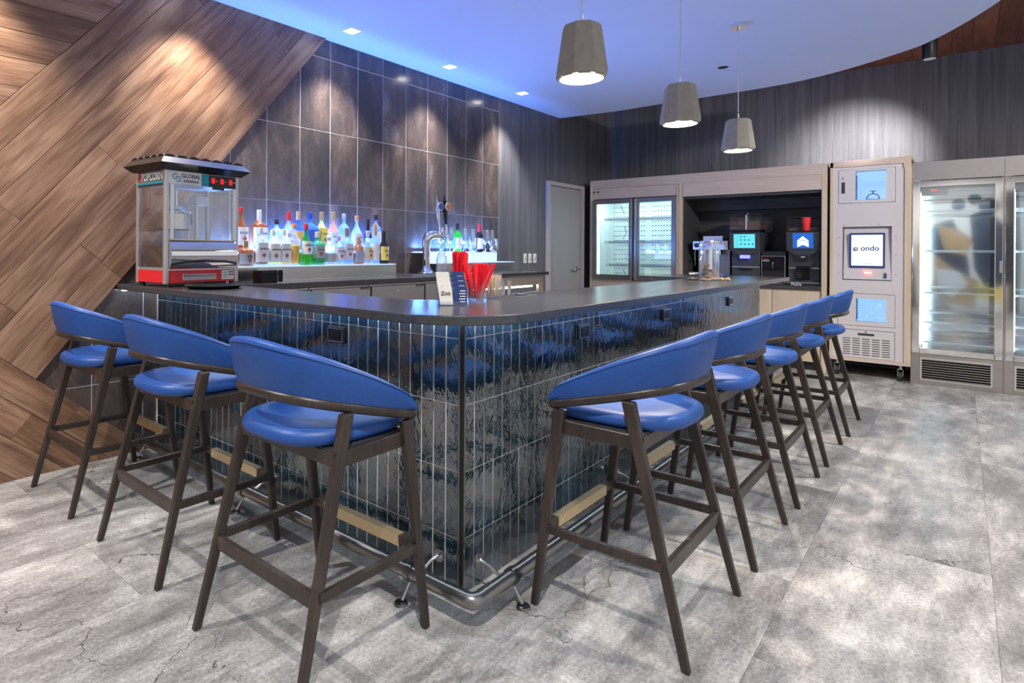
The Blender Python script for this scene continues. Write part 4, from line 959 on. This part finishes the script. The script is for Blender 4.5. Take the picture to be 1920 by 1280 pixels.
for (a, b_, nm) in ((3.262, 3.835, 0), (2.705, 3.232, 1)):
    d = B().frame('x', -.03, .0, a-3.27, b_-3.27, 0.0, 1.10, (.052, .056, .075, .058)).obj('door', 'pipe_steel', c, bev=.002)
    B().box(-.018, -.012, a+.05-3.27, b_-.055-3.27, .075, 1.042).obj('pane', 'fridge_glass', d)
    hx = a-.0 if nm == 0 else b_
    B().box(-.052, -.03, hx-3.27-(.0 if nm == 0 else .022), hx-3.27+(.022 if nm == 0 else 0), .01, 1.09).obj('door_pull', 'brushed_steel', d, bev=.003)
cx_('centre_mullion', 'black_plastic', -.008, .02, 3.234, 3.26, .93, 2.03); 
B().box(.010, .0145, .55-0, .63, 1.205, 1.225).obj('control_display', 'black_gloss', c); B().box(.010, .0145, .49, .515, 1.205, 1.225).obj('control_button', 'black_gloss', c)

# coffee machines in the niche ------------------------------------------------
ZN = .946
def cof(nm, label, cat, y, x=8.05, grp=None): return thing(nm, label, cat, (x, y, ZN), 0, grp)
t = cof('espresso_machine', 'small chrome espresso machine at the left of the coffee niche', 'espresso machine', 2.34)
B().box(0, .36, -.20, .20, 0, .06).obj('base', 'brushed_steel', t, bev=.004); B().box(.16, .38, -.19, .19, .06, .50).obj('rear_body', 'pipe_steel', t, bev=.006)
B().box(-.01, .30, -.21, .21, .40, .515).obj('head', 'chrome', t, bev=.008); B().box(.05, .30, -.13, .10, .515, .575).obj('cup_warmer', 'aluminium', t, bev=.003)
B().box(.0, .15, -.17, .17, .06, .075).obj('drip_tray', 'dark_steel', t)
for y in (.10, -.09):
    g = B(); g.cyl((.07, y, .40), (.07, y, .345), .032, n=20); g.cyl((.07, y, .34), (-.08, y, .33), .011, n=10); g.obj('group_head', 'chrome', t, smooth=True)
k_ = B(); k_.cyl((-.012, .16, .46), (-.022, .16, .46), .030, n=20); k_.obj('gauge', 'black_gloss', t); B().tube([(0, .17, .41), (-.03, .175, .36), (-.02, .17, .20)], .005, 8).obj('steam_wand', 'chrome', t, smooth=True)
t = cof('milk_jug', 'clear plastic container beside the chrome espresso machine', 'container', 2.50, 7.975); B().box(-.04, .05, -.06, .06, 0, .11).obj('tub', 'clear_acrylic', t, bev=.006); B().box(-.042, .052, -.062, .062, .11, .118).obj('lid', 'white_plastic', t)
t = cof('blue_box', 'small blue box standing right of the chrome espresso machine', 'box', 2.145, 7.96); B().box(-.03, .05, -.045, .045, 0, .105).obj('box_body', 'label_blue', t, bev=.003); B().box(-.032, .05, .012, .045, .0, .104).obj('side_print', 'label_grey', t)
def beanto(y, label, screen, hop, word, z_scale=1.0):
    t = cof('coffee_machine', label, 'coffee machine', y, 8.0, 'bean-to-cup coffee machines')
    B().box(.02, .50, -.155, .155, .02, .61).obj('body', 'charcoal_plastic', t, bev=.008); B().box(-.03, .30, -.17, .17, 0, .03).obj('drip_tray', 'black_plastic', t, bev=.004)
    B().box(-.032, .0, -.16, .16, .030, .036).obj('tray_edge', 'aluminium', t)
    B().box(.0, .03, -.15, .15, .19, .205).obj('cup_shelf', 'brushed_steel', t); B().box(.012, .02, -.07, .07, .155, .175).obj('recess_pull', 'black_gloss', t)
    hp = B(); hp.rings([[(-.035, -.165, .40), (-.035, .165, .40), (.02, .165, .40), (.02, -.165, .40)], [(-.06, -.165, .61), (-.06, .165, .61), (.02, .165, .61), (.02, -.165, .61)]]) ; so = hp.obj('screen_housing', 'charcoal_plastic', t, bev=.006)
    ch = B(); ch.rings([[(-.03, -.06, .34), (-.03, .06, .34), (.02, .06, .34), (.02, -.06, .34)], [(-.035, -.165, .40), (-.035, .165, .40), (.02, .165, .40), (.02, -.165, .40)]]); ch.obj('housing_chin', 'charcoal_plastic', t)
    return t, so
t, so = beanto(1.93, 'coffee machine with teal menu screen and two-part bean hopper', 'teal', 0, '')
s_ = B(); s_.rings([[(-.0395, -.115, .425), (-.0395, .115, .425), (-.035, .115, .425), (-.035, -.115, .425)], [(-.0595, -.115, .590), (-.0595, .115, .590), (-.055, .115, .590), (-.055, -.115, .590)]]); sc = s_.obj('screen', 'screen_teal', so)
ic = B()
for r_, z in enumerate((.56, .52, .47)):
    for q in range((2, 3, 4)[r_]):
        xx = -.0385-.02*(z-.425)/.165; yy = .035-.042*q; ic.box(xx-.0035, xx-.0025, yy-.011, yy+.011, z-.006, z+.004); ic.cyl((xx-.003, yy, z+.002), (xx-.0036, yy, z+.002), .008, n=8)
for q in range(5):
    z = .575-.028*q; xx = -.0385-.02*(z-.425)/.165; ic.box(xx-.003, xx-.002, .065, .10, z-.002, z+.001)
ic.obj('menu_icons', 'teal_print', sc)
B().box(-.028, .0, -.055, .055, .30, .34).obj('spout', 'violet_led', t, bev=.008); B().box(-.045, -.02, -.03, .03, .285, .30).obj('spout_tip', 'black_plastic', t)
B().box(.04, .34, -.14, .14, .61, .64).obj('hopper_base', 'black_plastic', t)
h = B().box(.0, .38, -.175, .175, .64, .82).obj('hopper', 'clear_pane', t); B().frame('x', -.003, .001, -.178, .178, .637, .823, .006).obj('hopper_rim', 'black_plastic', h); B().box(.01, .36, -.168, -.02, .645, .75).obj('beans', 'bean', h); B().box(.01, .36, .0, .168, .645, .675).obj('beans', 'bean', h)
B().box(-.004, .37, -.018, .0, .645, .82).obj('hopper_divider', 'aluminium', h); B().box(.0, .38, -.176, .176, .82, .83).obj('hopper_lid', 'black_plastic', h); B().cyl((.1, 0, .83), (.1, 0, .845), .012, n=12).obj('lid_knob', 'chrome', h)
t, so = beanto(1.33, 'coffee machine with blue arrow screen and red cups on top', 'blue', 0, '')
s_ = B(); s_.rings([[(-.0395, -.10, .425), (-.0395, .10, .425), (-.035, .10, .425), (-.035, -.10, .425)], [(-.0595, -.10, .595), (-.0595, .10, .595), (-.055, .10, .595), (-.055, -.10, .595)]]); sc = s_.obj('screen', 'screen_blue', so)
def slanted(pts): 
    b = B(); f_ = lambda y, z: (-.0400-.02*(z-.425)/.17, y, z); b.rings([[Vector(f_(y, z)) for y, z in pts], [Vector(f_(y, z))+Vector((-.0015, 0, 0)) for y, z in pts]]); return b
slanted([(-.055, .51), (0, .56), (.055, .51), (.055, .495), (.0, .52), (-.055, .495)]).obj('arrow_logo', 'logo_glow', sc); slanted([(-.055, .49), (0, .512), (.055, .49), (.055, .435), (0, .462), (-.055, .435)]).obj('arrow_logo', 'logo_glow', sc)
B().box(-.04, .0, -.065, .065, .295, .345).obj('spout', 'black_plastic', t, bev=.006); B().box(-.042, -.04, -.02, .02, .32, .328).obj('spout_badge', 'white_ink', t)
cp = B(); cp.box(-.02, .0, -.075, .075, .07, .22); cp.obj('cup_bay', 'black_gloss', t, bev=.01); B().box(-.06, .2, -.175, .175, -.0, .028).obj('front_apron', 'black_plastic', t)
text('lettering', 'MoDe', .04, (-.0615, .06, .014), '-x', 'white_ink', t, .0006)
h = B().box(.0, .38, -.15, .165, .62, .775).obj('hopper', 'clear_pane', t); B().frame('x', -.003, .001, -.153, .168, .617, .778, .006).obj('hopper_rim', 'black_plastic', h); B().box(.01, .36, -.14, .15, .625, .66).obj('beans', 'bean', h); B().box(.0, .38, -.15, .165, .775, .785).obj('hopper_lid', 'black_plastic', h)
for i in range(2):
    b = B(); b.lathe([(.028, 0), (.03, .004), (.045, .12), (.043, .12), (.027, .006), (.001, .006)], n=20, cap=False); o = b.obj('paper_cup', 'red_cup', smooth=50, loc=(7.962, 1.30, ZN+.62+.03*i)); tag(o, ['red cup in front of the hopper, lower of the nested two', 'red cup in front of the hopper, upper of the nested two'][i], 'cup', 'nested red cups')
t = cof('milk_cooler', 'low black milk cooler with white-edged front between two coffee machines', 'cooler', 1.635, 8.02); B().box(0, .40, -.125, .125, 0, .385).obj('body', 'black_plastic', t, bev=.004)
dd = B().box(-.012, .0, -.12, .12, .01, .33).obj('door', 'black_gloss', t, bev=.002); B().frame('x', -.014, -.011, -.122, .122, .008, .332, .004).obj('door_rim', 'aluminium', dd)
b = B(); b.cyl((-.012, .0, .25), (-.03, 0, .25), .013, n=14); b.bar((-.03, 0, .26), (-.035, 0, .19), .012, .008); b.obj('latch', 'chrome', dd, smooth=True); text('lettering', 'MODO', .022, (-.0135, .075, .275), '-x', 'white_ink', dd, .0004)
b = B(); b.prism([(-.0135, .05), (-.0135, .10), (-.0125, .10), (-.0125, .05)], .292, .300); b.obj('emblem', 'red_enamel', dd)

# ================================================================ LOCKER
t = thing('smart_locker', 'pale grey vending locker in oak frame on castors with bright screen', 'locker', (XF, .725, 0))
def lk(nm, mat, x0, x1, y0, y1, z0, z1, par=None, **k): return B().box(x0, x1, y0-.725, y1-.725, z0, z1).obj(nm, mat, par or t, **k)
lk('frame_side', 'pale_oak_v', -.015, .72, .378, .432, .20, 2.28, bev=.002); lk('frame_side', 'pale_oak_v', -.015, .72, 1.038, 1.068, .20, 2.30, bev=.002); lk('frame_top', 'pale_oak_h', -.015, .72, .44, 1.068, 2.245, 2.31); lk('frame_base', 'pale_oak_h', -.015, .72, .378, 1.068, .165, .20)
lk('carcass_back', 'locker_paint', .66, .70, .44, 1.03, .20, 2.24); lk('frame_top', 'pale_oak_v', -.0151, .72, .378, .44, 2.20, 2.315)
# facade with three openings, built as strips
ya, yb = .432, 1.038; xs0, xs1 = 0, .02
fac = B(); F = lambda y0, y1, z0, z1: fac.box(xs0, xs1, y0-.725, y1-.725, z0, z1)
F(ya, .503, .20, 2.245); F(.994, yb, .20, 2.245); F(.503, .994, 2.212, 2.245); F(.503, .994, 1.60, 1.85); F(.503, .994, .89, 1.03); F(.503, .535, 1.03, 1.60); F(.954, .994, 1.03, 1.60); F(.503, .994, .505, .545); F(.503, .994, .20, .208)
fac.obj('facade', 'locker_paint', t)
def window_door(z0, z1, wy0, wy1, wz0, wz1, tagn):
    b = B(); D = lambda y0, y1, a, c_: b.box(-.006, .012, y0-.725, y1-.725, a, c_)
    D(.507, wy0, z0, z1); D(wy1, .990, z0, z1); D(wy0, wy1, z0, wz0); D(wy0, wy1, wz1, z1); d = b.obj('door', 'locker_paint', t)
    lk('pane', 'fridge_glass', .0, .004, wy0, wy1, wz0, wz1, d)
    lk('compartment_back', 'locker_glow', .40, .41, wy0-.03, wy1+.03, wz0-.03, wz1+.03); 
    for (a, b2, c2, d2) in ((wy0-.04, wy0-.03, wz0-.03, wz1+.03), (wy1+.03, wy1+.04, wz0-.03, wz1+.03)): lk('compartment_side', 'fridge_liner', .02, .41, a, b2, c2, d2)
    lk('compartment_floor', 'fridge_liner', .02, .41, wy0-.03, wy1+.03, wz0-.04, wz0-.03); lk('compartment_top', 'fridge_liner', .02, .41, wy0-.03, wy1+.03, wz1+.03, wz1+.04)
    rl = B()
    for q in range(15): rl.box(.05, .38, wy1+.02-.725, wy1+.03-.725, wz0+.02*q, wz0+.02*q+.008)
    rl.obj('side_rack', 'label_blue', t); return d
d1 = window_door(1.855, 2.208, .580, .843, 1.885, 2.192, 0); d2 = window_door(.549, .886, .575, .833, .592, .837, 1)
text('lettering', '1', .045, (-.0065, .955-.725, 2.12), '-x', 'ink', d1); lk('door_pull', 'ink', -.009, -.006, .935, .965, 1.96, 2.08, d1); lk('door_pull', 'ink', -.009, -.006, .935, .975, .69, .72, d2)
b = B(); ry = .71-.725; b.tube([(.2, ry+.055*math.cos(a), 1.905+.055*math.sin(a)) for a in [PI*q/12 for q in range(13)]], .005, 6); b.box(.198, .202, ry-.006, ry+.006, 1.955, 1.985); b.box(.198, .202, ry-.03, ry+.03, 1.985, 1.992); b.box(.198, .202, ry-.06, ry+.06, 1.868, 1.905)
b.obj('stopwatch_symbol', 'label_blue', d1)
rb = lk('recess_back', 'locker_paint', .055, .06, .52, .97, 1.02, 1.61); pf = B(); pf.rings([[(.005, -.19, 1.04), (.005, .22, 1.04), (.055, .22, 1.04), (.055, -.19, 1.04)], [(.045, -.19, 1.59), (.045, .22, 1.59), (.055, .22, 1.59), (.055, -.19, 1.59)]]); pf.obj('slanted_panel', 'locker_paint', t)
bz = lk('screen_bezel', 'navy_card', -.004, .03, .590, .892, 1.165, 1.532, None, bev=.004); so = lk('screen', 'screen_white', -.0055, -.004, .607, .876, 1.185, 1.512, bz)
text('lettering', 'ondo', .076, (-.0068, .716-.725, 1.368), '-x', 'navy_card', so, .0006)
q0 = .838-.725; zc_ = 1.365
for pts_, mt in (([(q0+.023, zc_+.012), (q0, zc_+.022), (q0-.023, zc_+.012), (q0, zc_-.004)], 'label_grey'), ([(q0+.023, zc_+.010), (q0+.001, zc_-.006), (q0+.001, zc_-.030), (q0+.023, zc_-.017)], 'label_blue'), ([(q0-.023, zc_+.010), (q0-.001, zc_-.006), (q0-.001, zc_-.030), (q0-.023, zc_-.017)], 'cap_orange')):
    b = B(); b.rings([[(-.0056, y, z) for y, z in pts_], [(-.0072, y, z) for y, z in pts_]]); b.obj('cube_logo', mt, so)
lk('screen_note', 'label_grey', -.0062, -.0055, .70, .79, 1.205, 1.209, so)
sc_ = lk('scanner_window', 'red_led', -.003, .001, .705, .765, 1.103, 1.118); lk('key_lock', 'navy_card', -.012, .005, .575, .592, 1.06, 1.11); B().cyl((-.012, .583-.725, 1.115), (.0, .583-.725, 1.115), .008, n=10).obj('key', 'chrome', t)
sw = B()
for (y, z) in ((.94, 1.62), (.64, 1.62), (.50, 1.49), (.50, 1.3), (.50, 1.1), (.985, 1.49), (.985, 1.3), (.985, 1.1)): sw.cyl((-.002, y-.725, z), (.0, y-.725, z), .005, n=8)
sw.obj('screws', 'dark_steel', t)
vp = lk('vent_panel', 'locker_paint', -.006, .014, .507, .990, .208, .500); lk('panel_pull', 'ink', -.008, -.0055, .675, .815, .445, .468, vp); B().cyl((-.0085, .745-.725, .482), (-.006, .745-.725, .482), .008, n=12).obj('panel_lock', 'chrome', vp)
for ci in range(5):
    for ri in range(8):
        lk('vent_slot', 'ink', -.0075, -.0058, .545+.084*ci, .610+.084*ci, .235+.024*ri, .243+.024*ri, vp)
for i, (x, y) in enumerate(((.05, 1.00), (.05, .46), (.62, 1.00), (.62, .46))):
    cb = B(); cb.box(x-.03, x+.03, y-.725-.03, y-.725+.03, .158, .165); cb.cyl((x, y-.725, .13), (x, y-.725, .158), .016, n=12); cb.box(x-.03, x+.02, y-.725-.024, y-.725-.019, .05, .13); cb.box(x-.03, x+.02, y-.725+.019, y-.725+.024, .05, .13); cb.box(x-.03, x+.02, y-.725-.024, y-.725+.024, .12, .13)
    co = cb.obj('castor', 'brushed_steel', t); wb = B(); wb.cyl((x-.012, y-.725-.015, .048), (x-.012, y-.725+.015, .048), .048, n=22); wb.obj('wheel', 'tyre', co, smooth=40)

# ================================================================ STEEL FRIDGES
def fridge(y1, label):
    w_ = .672; y0 = y1-w_; t = thing('display_fridge', label, 'fridge', (XF, y0, 0), 0, 'steel display fridges on the far wall')
    def fx(nm, mat, a, b_, c_, d, e, f_, par=None, **k): return B().box(a, b_, c_, d, e, f_).obj(nm, mat, par or t, **k)
    fx('top_panel', 'warm_steel', 0, .03, 0, w_, 2.052, 2.24, bev=.002); fx('top_cap', 'warm_steel', .03, .8, 0, w_, 2.20, 2.24); fx('back_panel', 'mirror_steel', .74, .76, 0, w_, .30, 2.2)
    fx('side', 'mirror_steel', .03, .74, 0, .012, .30, 2.2); fx('side', 'mirror_steel', .03, .74, w_-.012, w_, .30, 2.2); fx('floor_pan', 'mirror_steel', .03, .74, .012, w_-.012, .30, .34); fx('outer_side', 'warm_steel', .0, .8, w_, w_+.004, 0, 2.24)
    d = B().frame('x', -.012, .028, .004, w_-.004, .312, 2.046, (.056, .060, .055, .058)).obj('door', 'mirror_steel', t, bev=.004); fx('pane', 'fridge_glass', .004, .010, .058, w_-.062, .365, 1.990, d)
    B().frame('x', -.0135, -.011, .056, w_-.060, .362, 1.992, .005).obj('gasket', 'aluminium', d); hb = fx('door_hinge', 'brushed_steel', -.022, -.012, .004, .03, 1.14, 1.25, d, bev=.003)
    for z in (.42, .62, .92, 1.34, 1.74):
        s_ = fx('wire_shelf', 'fridge_glass', .08, .70, .03, w_-.03, z, z+.006); fx('shelf_edge', 'aluminium', .075, .085, .02, w_-.02, z-.006, z+.014, s_); fx('shelf_bar', 'aluminium', .38, .388, .02, w_-.02, z-.008, z, s_)
    for x, r_ in ((.06, .016), (.35, .008)):
        fx('light_tube', 'fridge_tube', x, x+r_*2, w_-.075, w_-.075+r_*2, .40, 1.93)
    fx('thermostat', 'dark_steel', .05, .12, w_-.27, w_-.07, 1.90, 1.98, None, bev=.003); fx('thermostat_display', 'switch_red', .047, .05, w_-.20, w_-.15, 1.945, 1.965); fx('evaporator_cover', 'brushed_steel', .12, .6, .05, w_-.05, 1.90, 1.97)
    gr = B().frame('x', -.004, .02, 0, w_, .0, .308, (.07, .07, .045, .035)).obj('grille_frame', 'warm_steel', t, bev=.002); B().frame('x', -.008, -.004, .07, w_-.07, .045, .273, .014).obj('grille_rim', 'aluminium', gr); fx('grille_void', 'black_plastic', .05, .07, .07, w_-.07, .045, .273, gr)
    for q in range(9): fx('grille_slat', 'warm_steel', .0, .022, .084, w_-.084, .062+.0235*q, .069+.0235*q, gr)
    return t
fridge(.374, 'left steel display fridge with glass door, beside the locker'); fridge(.374-.678, 'second steel display fridge, cut off by the photo edge'); 

# back wall, and a board added for mirror steel and fridge glass to reflect
XB = -3.0
struct(B().box(XB-.15, XB, -3.1, YW, 0, ZC), 'wall_back', 'door_paint')
t = thing('reflection_board', 'added board of tan and dark shapes behind the camera, mirrored in the fridge doors', 'reflection board', (XB, .1, 0))
B().box(0, .006, -1.9, 1.7, .0, 2.95).obj('board', 'cream_card', t)
def gp(nm, mat, pts, d):
    b = B(); q = []
    for x, y in pts:
        y79 = .312-.00389*(x-1725); z79 = 1.99-(y-350)*.00539; q.append((2.567*y79-.1, 1.322+2.567*(z79-1.322)))
    b.rings([[(.006, y, z) for y, z in q], [(.006+d, y, z) for y, z in q]]); return b.obj(nm, mat, t)
gp('dark_shape', 'dark_print', [(1738, 430), (1790, 415), (1815, 470), (1822, 520), (1760, 525), (1740, 480)], .001)
gp('tan_shape', 'tan_print', [(1762, 425), (1800, 432), (1825, 450), (1815, 478), (1775, 470)], .002)
gp('tan_shape', 'tan_print', [(1722, 455), (1750, 470), (1790, 500), (1835, 520), (1830, 565), (1790, 560), (1755, 545), (1735, 510)], .0025)
gp('pale_shape', 'label_white', [(1762, 500), (1800, 505), (1818, 525), (1790, 550), (1765, 535)], .0035)
gp('dark_shape', 'dark_print', [(1820, 410), (1850, 400), (1880, 430), (1890, 520), (1850, 535), (1828, 500)], .003)
gp('yellow_shape', 'label_yellow', [(1832, 528), (1875, 530), (1875, 552), (1832, 549)], .004)
gp('strap_shape', 'label_grey', [(1742, 540), (1765, 545), (1815, 590), (1805, 604), (1745, 556)], .0045)
gp('tan_shape', 'tan_print', [(1752, 570), (1785, 562), (1800, 605), (1790, 622), (1765, 618)], .005)
gp('grey_shape', 'label_grey', [(1790, 572), (1835, 578), (1830, 622), (1798, 622)], .0055)
gp('yellow_shape', 'label_yellow', [(1835, 590), (1862, 580), (1862, 612), (1835, 618)], .006)
for cx0, cy0, rr in ((1800, 392, 13), (1828, 384, 12), (1852, 396, 18)): gp('round_shape', 'dark_print', [(cx0+rr*math.cos(2*PI*q/16), cy0+rr*.75*math.sin(2*PI*q/16)) for q in range(16)], .0065)
gp('dark_band', 'black_plastic', [(1872, 372), (1900, 372), (1905, 470), (1900, 600), (1878, 600), (1884, 500)], .007)
gp('dark_band', 'dark_print', [(1690, 440), (1722, 500), (1726, 545), (1735, 600), (1715, 610), (1690, 560)], .0075)
